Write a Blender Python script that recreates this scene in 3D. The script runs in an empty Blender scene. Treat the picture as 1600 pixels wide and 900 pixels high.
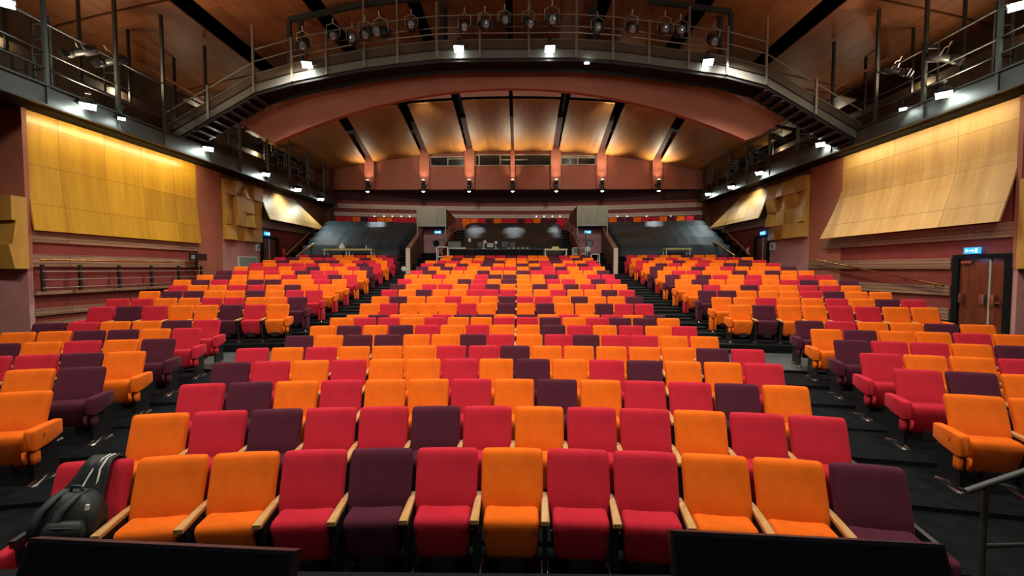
import bpy, math, random
from mathutils import Vector, Matrix, Euler
R_ = math.radians
random.seed(7)
SC = bpy.context.scene
COL = SC.collection

# ------------------------------------------------------------------ camera
CAMX, CAMZ, FPX = 0.04, 2.45, 680.0
cam_d = bpy.data.cameras.new('camera')
cam_d.sensor_width = 36.0
cam_d.lens = FPX / 1600.0 * 36.0
cam_d.clip_start = 0.05
cam = bpy.data.objects.new('camera', cam_d)
COL.objects.link(cam)
cam.location = (CAMX, 0, CAMZ)
cam.rotation_euler = Euler((R_(90 - 2.53), 0, R_(0.71)), 'XYZ')
SC.camera = cam
CM = cam.rotation_euler.to_matrix()
CO = Vector(cam.location)

# ------------------------------------------------------------------ world, view
SC.view_settings.view_transform = 'Standard'
SC.view_settings.look = 'None'
SC.view_settings.gamma = 1.0
SC.view_settings.use_curve_mapping = False
SC.view_settings.exposure = 0.0
world = bpy.data.worlds.new('world'); SC.world = world
world.use_nodes = True
world.node_tree.nodes['Background'].inputs[0].default_value = (1.0, 0.8, 0.65, 1)
world.node_tree.nodes['Background'].inputs[1].default_value = 0.02
SC.cycles.max_bounces = 6
SC.cycles.diffuse_bounces = 3
SC.cycles.glossy_bounces = 2
SC.cycles.caustics_reflective = False
SC.cycles.caustics_refractive = False

def light(kind, name, loc, power, color, target=None, size=0.3, size_y=None, spot=60, blend=0.6, rot=None):
    d = bpy.data.lights.new(name, kind)
    d.energy = power; d.color = color
    if kind == 'AREA':
        d.size = size
        if size_y:
            d.shape = 'RECTANGLE'; d.size_y = size_y
    else:
        d.shadow_soft_size = size
    if kind == 'SPOT':
        d.spot_size = R_(spot); d.spot_blend = blend
    o = bpy.data.objects.new(name, d); COL.objects.link(o)
    o.location = loc
    if target is not None:
        o.rotation_euler = (Vector(target) - Vector(loc)).to_track_quat('-Z', 'Y').to_euler()
    if rot: o.rotation_euler = rot
    return o

WARM = (1.0, 0.78, 0.52); NEUT = (1.0, 0.93, 0.82); COOL = (0.86, 1.0, 0.93)
# unseen fill spots added high above the stage lip and stalls, without fixtures
for x in (-6.5, -2.2, 2.2, 6.5):
    light('SPOT', 'house_fill', (x, 3.2, 10.0), 1750, NEUT, (x * 0.95, 9.5, 0.5), 0.5, spot=120, blend=0.8)
for x in (-4.5, 0.0, 4.5):
    light('SPOT', 'stage_side_fill', (x, -1.0, 7.6), 200, NEUT, (x * 0.9, 6.0, 0.3), 0.4, spot=95, blend=0.8)  # added fill from behind the camera, no lamp modelled for it
for x in (-7.5, -2.6, 2.6, 7.5):
    light('SPOT', 'house_fill', (x, 14.6, 9.6), 1500, NEUT, (x * 0.95, 15.0, 1.0), 0.4, spot=125, blend=0.8)

for sg in (-1, 1):
    for y in (8.5, 14.0):
        light('SPOT', 'ceiling_fill', (sg * 12.6, y, 8.6), 230, WARM, (sg * 3.0, y, 11.5), 0.2, spot=110, blend=0.9)  # added upward fill, stands in for light bounced onto the ceiling
for sg in (-1, 1):
    light('SPOT', 'bridge_fill', (sg * 5.0, 2.5, 7.5), 560, NEUT, (sg * 3.6, 15.4, 9.9), 0.3, spot=72, blend=0.9)  # unseen spots added to brighten the front of the bridge
for sg in (-1, 1):
    for y in (8.0, 11.5, 15.0, 19.0, 23.0):
        light('POINT', 'gallery_fill', (sg * 13.6, y, 8.5), 34, (1.0, .86, .6), size=0.1)  # added points that lift the dark gallery interior, not real fixtures
    light('SPOT', 'ceiling_fill', (sg * 11.9, 12.0, 7.2), 420, WARM, (sg * 9.5, 12.5, 11.5), 0.2, spot=140, blend=0.9)  # one more added fill for the sides of the ceiling
# ------------------------------------------------------------------ helpers
def ray(px, py):
    return (CM @ Vector(((px - 800) / FPX, -(py - 450) / FPX, -1.0)))
def atY(px, py, Y):
    d = ray(px, py); t = (Y - CO.y) / d.y
    return CO + d * t
def atX(px, py, X):
    d = ray(px, py); t = (X - CO.x) / d.x
    return CO + d * t
def proj(p):
    q = CM.transposed() @ (Vector(p) - CO)
    return (800 + FPX * q.x / -q.z, 450 - FPX * q.y / -q.z)

class MB:
    """collects pieces of one mesh"""
    def __init__(s): s.v = []; s.f = []; s.m = []; s.s = []
    def add(s, vs, fs, mi=0, smooth=False):
        b = len(s.v); s.v += [tuple(v) for v in vs]
        for f in fs:
            s.f.append([i + b for i in f]); s.m.append(mi); s.s.append(smooth)
        return s
    def box(s, x0, x1, y0, y1, z0, z1, mi=0, M=None):
        vs = [Vector(v) for v in ((x0,y0,z0),(x1,y0,z0),(x1,y1,z0),(x0,y1,z0),(x0,y0,z1),(x1,y0,z1),(x1,y1,z1),(x0,y1,z1))]
        if M is not None: vs = [M @ v for v in vs]
        return s.add(vs, ((3,2,1,0),(4,5,6,7),(0,1,5,4),(1,2,6,5),(2,3,7,6),(3,0,4,7)), mi)
    def hexa(s, pts, mi=0):
        return s.add(pts, ((3,2,1,0),(4,5,6,7),(0,1,5,4),(1,2,6,5),(2,3,7,6),(3,0,4,7)), mi)
    def tube(s, pts, r, n=8, mi=0, cap=True, closed=False):
        pts = [Vector(p) for p in pts]
        rs = r if isinstance(r, (list, tuple)) else [r] * len(pts)
        up = None; vs = []; N = len(pts)
        for i, p in enumerate(pts):
            a = pts[max(i - 1, 0)]; b = pts[min(i + 1, N - 1)]
            t = (b - a).normalized()
            if up is None:
                up = t.orthogonal().normalized()
            u = (up - t * up.dot(t))
            u = u.normalized() if u.length > 1e-6 else t.orthogonal().normalized()
            up = u; w = t.cross(u)
            for k in range(n):
                an = 2 * math.pi * k / n
                vs.append(p + (u * math.cos(an) + w * math.sin(an)) * rs[i])
        fs = []
        for i in range(N - 1):
            for k in range(n):
                fs.append((i*n+k, i*n+(k+1)%n, (i+1)*n+(k+1)%n, (i+1)*n+k))
        s.add(vs, fs, mi, True)
        if cap:
            s.add(vs[:n], (tuple(reversed(range(n))),), mi)
            s.add(vs[-n:], (tuple(range(n)),), mi)
        return s
    def loft(s, rings, mi=0, smooth=True, cap=True):
        n = len(rings[0]); vs = [p for r in rings for p in r]; fs = []
        for i in range(len(rings) - 1):
            for k in range(n):
                fs.append((i*n+k, i*n+(k+1)%n, (i+1)*n+(k+1)%n, (i+1)*n+k))
        if cap:
            fs.append(tuple(reversed(range(n)))); fs.append(tuple((len(rings)-1)*n+k for k in range(n)))
        return s.add(vs, fs, mi, smooth)
    def mesh(s, name, mats):
        me = bpy.data.meshes.new(name)
        me.from_pydata(s.v, [], s.f)
        for m in (mats if isinstance(mats, (list, tuple)) else [mats]): me.materials.append(m)
        me.polygons.foreach_set('material_index', s.m)
        me.polygons.foreach_set('use_smooth', s.s)
        me.update()
        return me
    def build(s, name, mats, parent=None):
        return obj(name, s.mesh(name, mats), parent)

def obj(name, me, parent=None, loc=None, rot=None):
    o = bpy.data.objects.new(name, me); COL.objects.link(o)
    if parent is not None: o.parent = parent
    if loc is not None: o.location = loc
    if rot is not None: o.rotation_euler = rot
    return o
def thing(name, label, cat, loc=(0,0,0), rotz=0, group=None):
    o = bpy.data.objects.new(name, None); COL.objects.link(o)
    o.empty_display_size = 0.1
    o.location = loc; o.rotation_euler = (0, 0, rotz)
    return tag(o, label, cat, group)
def tag(o, label, cat, group=None, kind=None):
    if label: o['label'] = label
    if cat: o['category'] = cat
    if group: o['group'] = group
    if kind: o['kind'] = kind
    return o
def struct(o):
    o['kind'] = 'structure'; return o

def rrect(cx, cy, hw, hh, r, z, n=4, bow=0.0):
    """rounded rectangle ring in the xy plane at height z; bow pushes the ends forward (-y)"""
    r = min(r, hw * 0.98, hh * 0.98); out = []
    for q, (sx, sy) in enumerate(((1,1),(-1,1),(-1,-1),(1,-1))):
        for k in range(n + 1):
            a = math.pi / 2 * q + math.pi / 2 * k / n
            x = sx * (hw - r) + r * math.cos(a); y = sy * (hh - r) + r * math.sin(a)
            out.append(Vector((cx + x, cy + y - bow * (x / hw) ** 2, z)))
        # extra points along the long sides so that the bow shows
        if q in (0, 2):
            sg = 1 if q == 0 else -1
            for t in (0.5, 0.0, -0.5):
                x = sg * (hw - r) * t; y = sg * hh
                out.append(Vector((cx + x, cy + y - bow * (x / hw) ** 2, z)))
    return out

# ------------------------------------------------------------------ materials
def mat(name, color, rough=0.6, metal=0.0, spec=0.5):
    m = bpy.data.materials.new(name); m.use_nodes = True
    b = m.node_tree.nodes['Principled BSDF']
    b.inputs['Base Color'].default_value = (*color, 1)
    b.inputs['Roughness'].default_value = rough
    b.inputs['Metallic'].default_value = metal
    b.inputs['Specular IOR Level'].default_value = spec
    return m
def nn(m, t, **kw):
    n = m.node_tree.nodes.new(t)
    for k, v in kw.items(): setattr(n, k, v)
    return n
def lk(m, a, b): m.node_tree.links.new(a, b)
def noisy(m, c1, c2, scale=3.0, stretch=(1,1,1), detail=4, bump=0.0, bscale=None):
    b = m.node_tree.nodes['Principled BSDF']
    tc = nn(m, 'ShaderNodeTexCoord'); mp = nn(m, 'ShaderNodeMapping')
    mp.inputs['Scale'].default_value = stretch
    lk(m, tc.outputs['Object'], mp.inputs['Vector'])
    nz = nn(m, 'ShaderNodeTexNoise'); nz.inputs['Scale'].default_value = scale; nz.inputs['Detail'].default_value = detail
    lk(m, mp.outputs[0], nz.inputs['Vector'])
    cr = nn(m, 'ShaderNodeValToRGB')
    cr.color_ramp.elements[0].position = 0.3; cr.color_ramp.elements[1].position = 0.7
    cr.color_ramp.elements[0].color = (*c1, 1); cr.color_ramp.elements[1].color = (*c2, 1)
    lk(m, nz.outputs['Fac'], cr.inputs[0]); lk(m, cr.outputs[0], b.inputs['Base Color'])
    if bump:
        n2 = nn(m, 'ShaderNodeTexNoise'); n2.inputs['Scale'].default_value = bscale or scale * 20
        lk(m, tc.outputs['Object'], n2.inputs['Vector'])
        bp = nn(m, 'ShaderNodeBump'); bp.inputs['Strength'].default_value = bump; bp.inputs['Distance'].default_value = 0.01
        lk(m, n2.outputs['Fac'], bp.inputs['Height']); lk(m, bp.outputs[0], b.inputs['Normal'])
    return m, cr
def fabric(name, c):
    m = mat(name, c, 0.92, spec=0.15)
    noisy(m, tuple(x * 0.86 for x in c), tuple(min(1, x * 1.12) for x in c), 5.0, bump=0.25, bscale=260)
    b = m.node_tree.nodes['Principled BSDF']
    b.inputs['Sheen Weight'].default_value = 0.25
    b.inputs['Sheen Tint'].default_value = (*[min(1, x * 1.5 + 0.1) for x in c], 1)
    b.inputs['Sheen Roughness'].default_value = 0.5
    return m
def wood(name, c1, c2, axes, bw, bh, seam=(0.02,0.008,0.003), rough=0.35, seam_w=0.012, grain=(6,0.6,6)):
    """veneer in big sheets: axes picks which object axes are the sheet's width and height"""
    m = mat(name, c1, rough)
    b = m.node_tree.nodes['Principled BSDF']
    tc = nn(m, 'ShaderNodeTexCoord'); sp = nn(m, 'ShaderNodeSeparateXYZ'); cb = nn(m, 'ShaderNodeCombineXYZ')
    lk(m, tc.outputs['Object'], sp.inputs[0])
    lk(m, sp.outputs[axes[0]], cb.inputs[0]); lk(m, sp.outputs[axes[1]], cb.inputs[1])
    br = nn(m, 'ShaderNodeTexBrick'); br.offset = 0.0
    br.inputs['Scale'].default_value = 1.0
    br.inputs['Brick Width'].default_value = bw; br.inputs['Row Height'].default_value = bh
    br.inputs['Mortar Size'].default_value = seam_w; br.inputs['Mortar Smooth'].default_value = 0.0
    br.inputs['Bias'].default_value = 0.0
    br.inputs['Color1'].default_value = (0.8,0.8,0.8,1); br.inputs['Color2'].default_value = (1.12,1.12,1.12,1)
    br.inputs['Mortar'].default_value = (*seam, 1)
    lk(m, cb.outputs[0], br.inputs['Vector'])
    mp = nn(m, 'ShaderNodeMapping'); mp.inputs['Scale'].default_value = grain
    lk(m, tc.outputs['Object'], mp.inputs['Vector'])
    nz = nn(m, 'ShaderNodeTexNoise'); nz.inputs['Scale'].default_value = 1.5; nz.inputs['Detail'].default_value = 6; nz.inputs['Roughness'].default_value = 0.65
    lk(m, mp.outputs[0], nz.inputs['Vector'])
    cr = nn(m, 'ShaderNodeValToRGB')
    cr.color_ramp.elements[0].position = 0.3; cr.color_ramp.elements[1].position = 0.72
    cr.color_ramp.elements[0].color = (*c1, 1); cr.color_ramp.elements[1].color = (*c2, 1)
    lk(m, nz.outputs['Fac'], cr.inputs[0])
    mx = nn(m, 'ShaderNodeMix', data_type='RGBA', blend_type='MULTIPLY')
    mx.inputs[0].default_value = 1.0
    lk(m, cr.outputs[0], mx.inputs[6]); lk(m, br.outputs['Color'], mx.inputs[7])
    lk(m, mx.outputs[2], b.inputs['Base Color'])
    return m
def emit(name, c, s):
    m = bpy.data.materials.new(name); m.use_nodes = True
    b = m.node_tree.nodes['Principled BSDF']
    b.inputs['Base Color'].default_value = (0, 0, 0, 1)
    b.inputs['Emission Color'].default_value = (*c, 1); b.inputs['Emission Strength'].default_value = s
    return m

M = {}
M['O'] = fabric('orange_wool', (0.80, 0.142, 0.007))
M['R'] = fabric('crimson_wool', (0.50, 0.018, 0.034))
M['M'] = fabric('maroon_wool', (0.075, 0.013, 0.026))
M['oak'], _ = noisy(mat('oak', (0.5, 0.28, 0.1), 0.35), (0.42, 0.22, 0.07), (0.62, 0.36, 0.14), 4, (14, 2, 14))
M['black'] = mat('black_metal', (0.012, 0.012, 0.013), 0.45)
M['blackmatt'] = mat('matt_black', (0.006, 0.006, 0.006), 0.9, spec=0.2)
M['chrome'] = mat('polished_steel', (0.6, 0.62, 0.62), 0.25, 1.0)
M['carpet'], _ = noisy(mat('black_carpet', (0.006, 0.007, 0.008), 0.95, spec=0.1), (0.002, 0.0025, 0.003), (0.006, 0.007, 0.008), 8, bump=0.3, bscale=150)
M['riser'] = mat('riser', (0.004, 0.0045, 0.0045), 0.85, spec=0.15)
M['nosing'] = mat('step_nosing', (0.06, 0.065, 0.06), 0.5)
M['walk'], _ = noisy(mat('cross_aisle_floor', (0.03, 0.04, 0.038), 0.5), (0.018, 0.024, 0.024), (0.045, 0.055, 0.05), 3)
M['rust'], _ = noisy(mat('rust_paint', (0.37, 0.12, 0.07), 0.7), (0.35, 0.112, 0.062), (0.40, 0.132, 0.078), 1.2)
M['rose'], _ = noisy(mat('dusty_rose_paint', (0.42, 0.18, 0.17), 0.75), (0.47, 0.215, 0.20), (0.56, 0.27, 0.25), 1.5)
M['redwall'], _ = noisy(mat('brick_red_paint', (0.22, 0.035, 0.025), 0.7), (0.19, 0.03, 0.02), (0.26, 0.042, 0.03), 1.5)
M['dark_red'] = mat('dark_red_paint', (0.05, 0.012, 0.01), 0.8)
M['plank'] = wood('board_cladding', (0.25, 0.13, 0.075), (0.42, 0.24, 0.15), (1, 2), 4.0, 0.104, rough=0.5, seam_w=0.006, grain=(2, 0.7, 30))
M['plank_pale'] = wood('pale_board_cladding', (0.50, 0.36, 0.27), (0.68, 0.52, 0.42), (0, 2), 5.0, 0.19, rough=0.5, seam_w=0.004, grain=(0.7, 2, 30))
M['wall_wood'] = wood('golden_veneer', (0.50, 0.24, 0.016), (0.70, 0.385, 0.032), (1, 2), 1.32, 1.03, seam=(.35,.3,.25), rough=0.30, seam_w=0.006, grain=(1, 2.2, 0.25))
M['wall_wood_lit'] = wood('golden_veneer_lit', (0.56, 0.31, 0.09), (0.78, 0.48, 0.17), (1, 2), 2.1, 1.03, seam=(.4,.35,.3), rough=0.45, seam_w=0.006, grain=(1, 2.2, 0.25))  # same golden veneer, made paler: the brighter light on it is in the colour
M['relief'] = wood('relief_veneer', (0.46, 0.22, 0.03), (0.66, 0.36, 0.06), (1, 2), 50, 50, rough=0.6, seam_w=0.0, grain=(2, 2, 0.5))
M['ceil_front'] = wood('ceiling_veneer_red', (0.24, 0.075, 0.024), (0.38, 0.14, 0.045), (0, 1), 1.25, 2.5, rough=0.5, seam_w=0.006, grain=(3, 0.4, 1))
M['ceil_rear'] = wood('ceiling_veneer', (0.36, 0.14, 0.03), (0.52, 0.225, 0.05), (0, 1), 0.93, 30, rough=0.5, seam_w=0.003, grain=(3, 0.4, 1))
M['cream'] = mat('cream_board', (0.66, 0.50, 0.38), 0.6)
M['brown'], _ = noisy(mat('brown_panel', (0.14, 0.055, 0.03), 0.6), (0.11, 0.042, 0.022), (0.17, 0.07, 0.035), 1.5)
M['gal_back'], _ = noisy(mat('gallery_wall_board', (0.05, 0.03, 0.018), 0.7), (0.055, 0.034, 0.018), (0.11, 0.07, 0.035), 1.0)
M['grey'] = mat('grey_steel', (0.055, 0.058, 0.05), 0.5, 0.2)
M['grey_l'] = mat('light_grey_steel', (0.16, 0.155, 0.13), 0.5, 0.2)
M['grey_dark'] = mat('dark_grey_steel', (0.035, 0.035, 0.032), 0.5, 0.2)
M['pipe'] = mat('scaffold_pipe', (0.34, 0.31, 0.25), 0.4, 0.6)
M['brass'] = mat('brass', (0.62, 0.38, 0.12), 0.25, 1.0)
M['door'], _ = noisy(mat('mahogany_door', (0.16, 0.035, 0.015), 0.35), (0.12, 0.025, 0.01), (0.20, 0.05, 0.02), 2, (1, 6, 0.6))
M['white'] = mat('white_paint', (0.7, 0.7, 0.66), 0.5)
M['ply'] = wood('pale_plywood', (0.33, 0.34, 0.24), (0.44, 0.44, 0.32), (0, 2), 0.9, 5, rough=0.5, seam_w=0.004, grain=(2, 2, 0.5))
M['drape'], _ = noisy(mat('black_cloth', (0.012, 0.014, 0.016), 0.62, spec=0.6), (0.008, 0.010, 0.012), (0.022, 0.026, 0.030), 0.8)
M['drape_lit'], _ = noisy(mat('black_cloth_lit', (0.02, 0.03, 0.04), 0.6), (0.014, 0.021, 0.028), (0.034, 0.048, 0.06), 0.7, (0.5, 2, 2))  # lit copy of the black cloth, bluish light put into its colour
M['glass'] = mat('dark_window_glass', (0.012, 0.02, 0.02), 0.08, spec=0.8)
M['frame_grey'] = mat('window_frame', (0.42, 0.38, 0.28), 0.5)
M['room'] = mat('control_room', (0.05, 0.06, 0.05), 0.8)
M['lamp'] = emit('lamp_face', (0.85, 1.0, 0.88), 28)
M['lamp_small'] = emit('lamp_face_small', (0.95, 1.0, 0.9), 8)
M['lamp_warm'] = emit('lamp_face_warm', (1.0, 0.85, 0.65), 7)
M['exit'] = emit('exit_sign_blue', (0.03, 0.38, 0.9), 1.6)
M['exit_fig'] = emit('exit_sign_white', (0.6, 0.95, 1.0), 2.2)
M['lens'] = mat('glass_lens', (0.4, 0.46, 0.5), 0.12, 0.3, 1.0)
M['lampblack'] = mat('lamp_enamel', (0.03, 0.03, 0.032), 0.4)
M['screen_back'] = mat('black_plastic', (0.008, 0.008, 0.012), 0.35)
M['bag'], _ = noisy(mat('black_nylon', (0.012, 0.017, 0.015), 0.6), (0.005, 0.007, 0.006), (0.012, 0.016, 0.014), 12)
M['bag2'] = mat('dark_grey_webbing', (0.022, 0.03, 0.028), 0.6)
M['red_paint'] = mat('signal_red', (0.5, 0.02, 0.02), 0.35)
M['table'] = mat('pale_yellow_laminate', (0.62, 0.55, 0.25), 0.4)
M['sign'] = mat('sign_face', (0.30, 0.37, 0.32), 0.5)
M['ink'] = mat('ink', (0.02, 0.02, 0.02), 0.6)
M['carton'] = mat('grey_green_case', (0.13, 0.16, 0.13), 0.6)

# ------------------------------------------------------------------ the rake of the stalls
X0 = -0.27
GX = -0.0
DROP = {1:1.50,2:1.449,3:1.40,4:1.34,5:1.311,6:1.26,7:1.20,8:1.142,9:1.174,10:.962,11:.826,12:.67,13:.528,14:.375,15:.223,16:.07,17:-.09,18:-.24,19:-.385,20:-.53,21:-.68}
FL = {n: CAMZ - d - 0.95 for n, d in DROP.items()}
def YC(n): return 3.57 + 0.95 * (n - 1)
def RR(n): return min(16 + 3.0 * (n - 1), 45)
def rowY(n, x): return YC(n) - (x - X0) ** 2 / (2 * RR(n))
def rowA(n, x): return -(x - X0) / RR(n)          # slope of the row there
def solve_x(n, px):
    z = FL[n] + 0.95; lo, hi = -16.0, 16.0
    for _ in range(50):
        mid = (lo + hi) / 2
        if proj((mid, rowY(n, mid), z))[0] < px: lo = mid
        else: hi = mid
    return (lo + hi) / 2

# floor: one stepped carpeted surface, the tiers concentric with the rows
XS = [-15.0 + 30.0 * i / 60 for i in range(61)]
fl = MB()
edges = []          # (function of x -> y, z behind that edge)
edges.append((lambda x: 2.0, 0.0))
for n in range(2, 22):
    if n == 9: continue
    edges.append(((lambda x, n=n: rowY(n, x) - 0.78), FL[n]))
REAR0 = 23.35
edges.append(((lambda x: REAR0 - (x - X0) ** 2 / 90), 2.72))
RT = [(24.7 + 0.86 * k, 3.0 + 0.37 * k) for k in range(5)]
for (yy, zz) in RT:
    edges.append(((lambda x, yy=yy: yy - (x - X0) ** 2 / 90), zz))
edges.append(((lambda x: 28.30 - (x - X0) ** 2 / 90), 4.83))
edges.append(((lambda x: 32.5), 4.83))
prev = 0.0
for i in range(len(edges) - 1):
    f0, z = edges[i]; f1 = edges[i + 1][0]
    top = []; 
    vs = []; fs = []
    for x in XS:
        vs.append((x, f0(x), prev if i else -0.2)); vs.append((x, f0(x), z)); vs.append((x, max(f1(x), f0(x) + .01), z))
    for k in range(len(XS) - 1):
        a = 3 * k; b = 3 * (k + 1)
        fl.add([vs[a], vs[b], vs[b+1], vs[a+1]], ((0,1,2,3),), 1)
        mi = 0
        if i == 7: mi = 2
        fl.add([vs[a+1], vs[b+1], vs[b+2], vs[a+2]], ((0,1,2,3),), mi)
    prev = z
struct(fl.build('floor', [M['carpet'], M['riser'], M['walk']]))
stage = MB(); stage.box(-15, 15, -4, 2.06, -0.2, 0.965)
struct(stage.build('stage_floor', M['blackmatt']))['kind'] = 'structure'

# ------------------------------------------------------------------ seats
def ring(cx, cy, hw, hh, r, z, bow): return rrect(cx, cy, hw, hh, r, z, 3, bow)
def backrest_mb():
    mb = MB(); rs = []
    prof = [(0.36,-0.120,0.225,0.030),(0.375,-0.120,0.240,0.040),(0.45,-0.125,0.247,0.045),(0.55,-0.115,0.249,0.046),(0.66,-0.085,0.250,0.045),
            (0.77,-0.045,0.251,0.045),(0.86,-0.012,0.252,0.045),(0.915,0.004,0.251,0.043),(0.938,0.010,0.246,0.036),(0.948,0.013,0.236,0.022),(0.951,0.014,0.222,0.010)]
    for z, y, hw, hh in prof: rs.append(ring(0, y, hw, hh, 0.035, z, 0.016))
    mb.loft(rs); return mb
def cushion_mb():
    mb = MB(); rs = []
    # tipped up: front edge of the cushion points at the ceiling
    prof = [(0.17,-0.250,0.170,0.020),(0.185,-0.255,0.190,0.035),(0.25,-0.265,0.200,0.055),(0.36,-0.275,0.208,0.080),(0.46,-0.280,0.213,0.097),
            (0.525,-0.283,0.214,0.103),(0.552,-0.280,0.208,0.095),(0.566,-0.276,0.194,0.080),(0.570,-0.275,0.175,0.060)]
    for z, y, hw, hh in prof: rs.append(rrect(0, y, hw, hh, 0.028, z, 3, -0.012))
    mb.loft(rs); return mb
def arm_mb(side):
    mb = MB(); x = side * 0.272
    rs = []
    for y, hw, z in ((-0.05,0.020,0.612),(-0.12,0.024,0.612),(-0.30,0.030,0.603),(-0.42,0.033,0.594),(-0.44,0.031,0.592)):
        rs.append([Vector((x-hw,y,z-0.032)),Vector((x+hw,y,z-0.032)),Vector((x+hw,y,z-0.006)),Vector((x+hw-0.006,y,z)),Vector((x-hw+0.006,y,z)),Vector((x-hw,y,z-0.006))])
    mb.loft(rs, 0, False); return mb
def standard_mb(side):
    mb = MB(); x = side * 0.272
    mb.hexa([(x-.018,-.36,.05),(x+.018,-.36,.05),(x+.018,-.02,.05),(x-.018,-.02,.05),(x-.018,-.38,.575),(x+.018,-.38,.575),(x+.018,-.05,.575),(x-.018,-.05,.575)])
    if side < 0:
        mb.box(-.085,.085,-.345,-.25,.13,.235); mb.box(-.22,.22,-.17,-.06,.24,.34)
    return mb
def foot_mb(side):
    mb = MB(); x = side * 0.272
    rs = []
    for y, hw, h in ((-.40,.020,.010),(-.37,.045,.022),(-.20,.035,.05),(-.03,.045,.022),(0.0,.02,.01)):
        rs.append([Vector((x-hw,y,.0)),Vector((x+hw,y,.0)),Vector((x+hw*.7,y,h)),Vector((x-hw*.7,y,h))])
    mb.loft(rs, 0, False); return mb
def endpanel_mb(side, low=False):
    mb = MB(); x = side * 0.302; rs = []
    if low:
        for y, hh, zc, hw in ((-.17,.05,.45,.028),(-.19,.075,.445,.040),(-.30,.090,.435,.044),(-.41,.095,.425,.044),(-.435,.09,.42,.036),(-.442,.075,.42,.026)):
            rs.append([Vector((x + p.x, y, zc + p.y)) for p in rrect(0, 0, hw, hh, 0.02, 0, 3)])
        mb.loft(rs); return mb
    # a padded arm box: loft from back to front
    for y, hh, zc, hw in ((-.02,.055,.555,.030),(-.035,.085,.545,.044),(-.20,.108,.525,.048),(-.40,.118,.508,.048),(-.425,.112,.505,.040),(-.432,.095,.505,.028)):
        r = rrect(0, 0, hw, hh, 0.02, 0, 3)
        rs.append([Vector((x + p.x, y, zc + p.y)) for p in r])
    mb.loft(rs); return mb
def legpanel_mb(side, short=False):
    mb = MB(); x = side * 0.285
    if short:
        for dx in (-0.046, 0.022):
            mb.loft([rrect(x + dx * (1 if side > 0 else -1), -.36, hw, hh, .012, z, 2) for z, hw, hh in ((.245,.012,.04),(.25,.020,.05),(.375,.020,.05),(.38,.012,.04))])
        return mb
    for dx in (-0.052, 0.030):
        rs = []
        for z, hw, hh in ((.03,.022,.10),(.05,.030,.11),(.34,.030,.115),(.385,.028,.11),(.395,.02,.10)):
            rs.append(rrect(x + dx * (1 if side > 0 else -1), -.27, hw, hh, .012, z, 2))
        mb.loft(rs)
    return mb

PARTS = {'backrest': (backrest_mb(), None), 'seat': (cushion_mb(), None)}
MESH = {}
def part_mesh(kind, colour):
    key = (kind, colour)
    if key in MESH: return MESH[key]
    if kind == 'backrest': mb, m = PARTS['backrest'][0], M[colour]
    elif kind == 'seat': mb, m = PARTS['seat'][0], M[colour]
    elif kind[:-1] == 'armrest': mb, m = arm_mb(-1 if kind[-1] == 'L' else 1), M['oak']
    elif kind[:-1] == 'standard': mb, m = standard_mb(-1 if kind[-1] == 'L' else 1), M['black']
    elif kind[:-1] == 'foot': mb, m = foot_mb(-1 if kind[-1] == 'L' else 1), M['chrome']
    elif kind[:-1] == 'end_panel': mb, m = endpanel_mb(-1 if kind[-1] == 'L' else 1), M[colour]
    elif kind[:-1] == 'low_panel': mb, m = endpanel_mb(-1 if kind[-1] == 'L' else 1, True), M[colour]
    elif kind[:-1] == 'short_panel': mb, m = legpanel_mb(-1 if kind[-1] == 'L' else 1, True), M[colour]
    elif kind[:-1] == 'leg_panel': mb, m = legpanel_mb(-1 if kind[-1] == 'L' else 1), M[colour]
    MESH[key] = (mb.mesh(kind, m), mb)
    return MESH[key]
def chair_parts(colour, ends, legc, n=20, blk=''):
    """list of (part name, kind key, colour key)"""
    out = [('backrest', 'backrest', colour), ('seat', 'seat', colour)]
    for sd in 'LR':
        if sd in ends:
            out += [('end_panel', ('low_panel' if blk == 'centre' and n < 10 else 'end_panel') + sd, colour), ('leg_panel', ('leg_panel' if n > 10 else 'short_panel') + sd, legc or colour), ('frame', 'standard' + sd, 'k'), ('foot', 'foot' + sd, 'k')]
        elif sd == 'L':
            out += [('armrest', 'armrestL', 'k'), ('frame', 'standardL', 'k'), ('foot', 'footL', 'k')]
    return out

CENTRE = {1:"ROORMROrRrOOM".replace('r','') , 2:"ORMRRMRORRORR", 3:"RMOROOROMORRMO", 4:"MRORO OROMORMOOR".replace(' ',''), 5:"ROROOORRMOOOOOMR",
 6:"MOMMOOMRORMRROO", 7:"OMOMROROOMROROR", 8:"ORROROORRMORMMO", 9:"OMOORMMOMORORO M".replace(' ',''), 10:"OROOOROMOMOOMRR",
 11:"OMOOROOMRROMOOM", 12:"ROMOORRROOROOMR", 13:"MORRORMOOMOMROO", 14:"ROOOMROMOORROMR", 15:"OOROORMMOOMOORR",
 16:"RMOOOMOOMRRROOM", 17:"MOMROORROMRMORO", 18:"RMOMOMOOMORORMR", 19:"ORRORMMOOMRMOOR", 20:"OMOOMOOOOOMRMO", 21:"ORMORRMROOMROM"}
CENTRE[1] = "ROORMRORROOM"
CENTRE[4] = "MRORO"+"OROMO"+"RMOOR"
CSTART = {1:-6.5,2:-7,3:-7.5,4:-8,5:-8.5,20:-7,21:-7}
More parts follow.
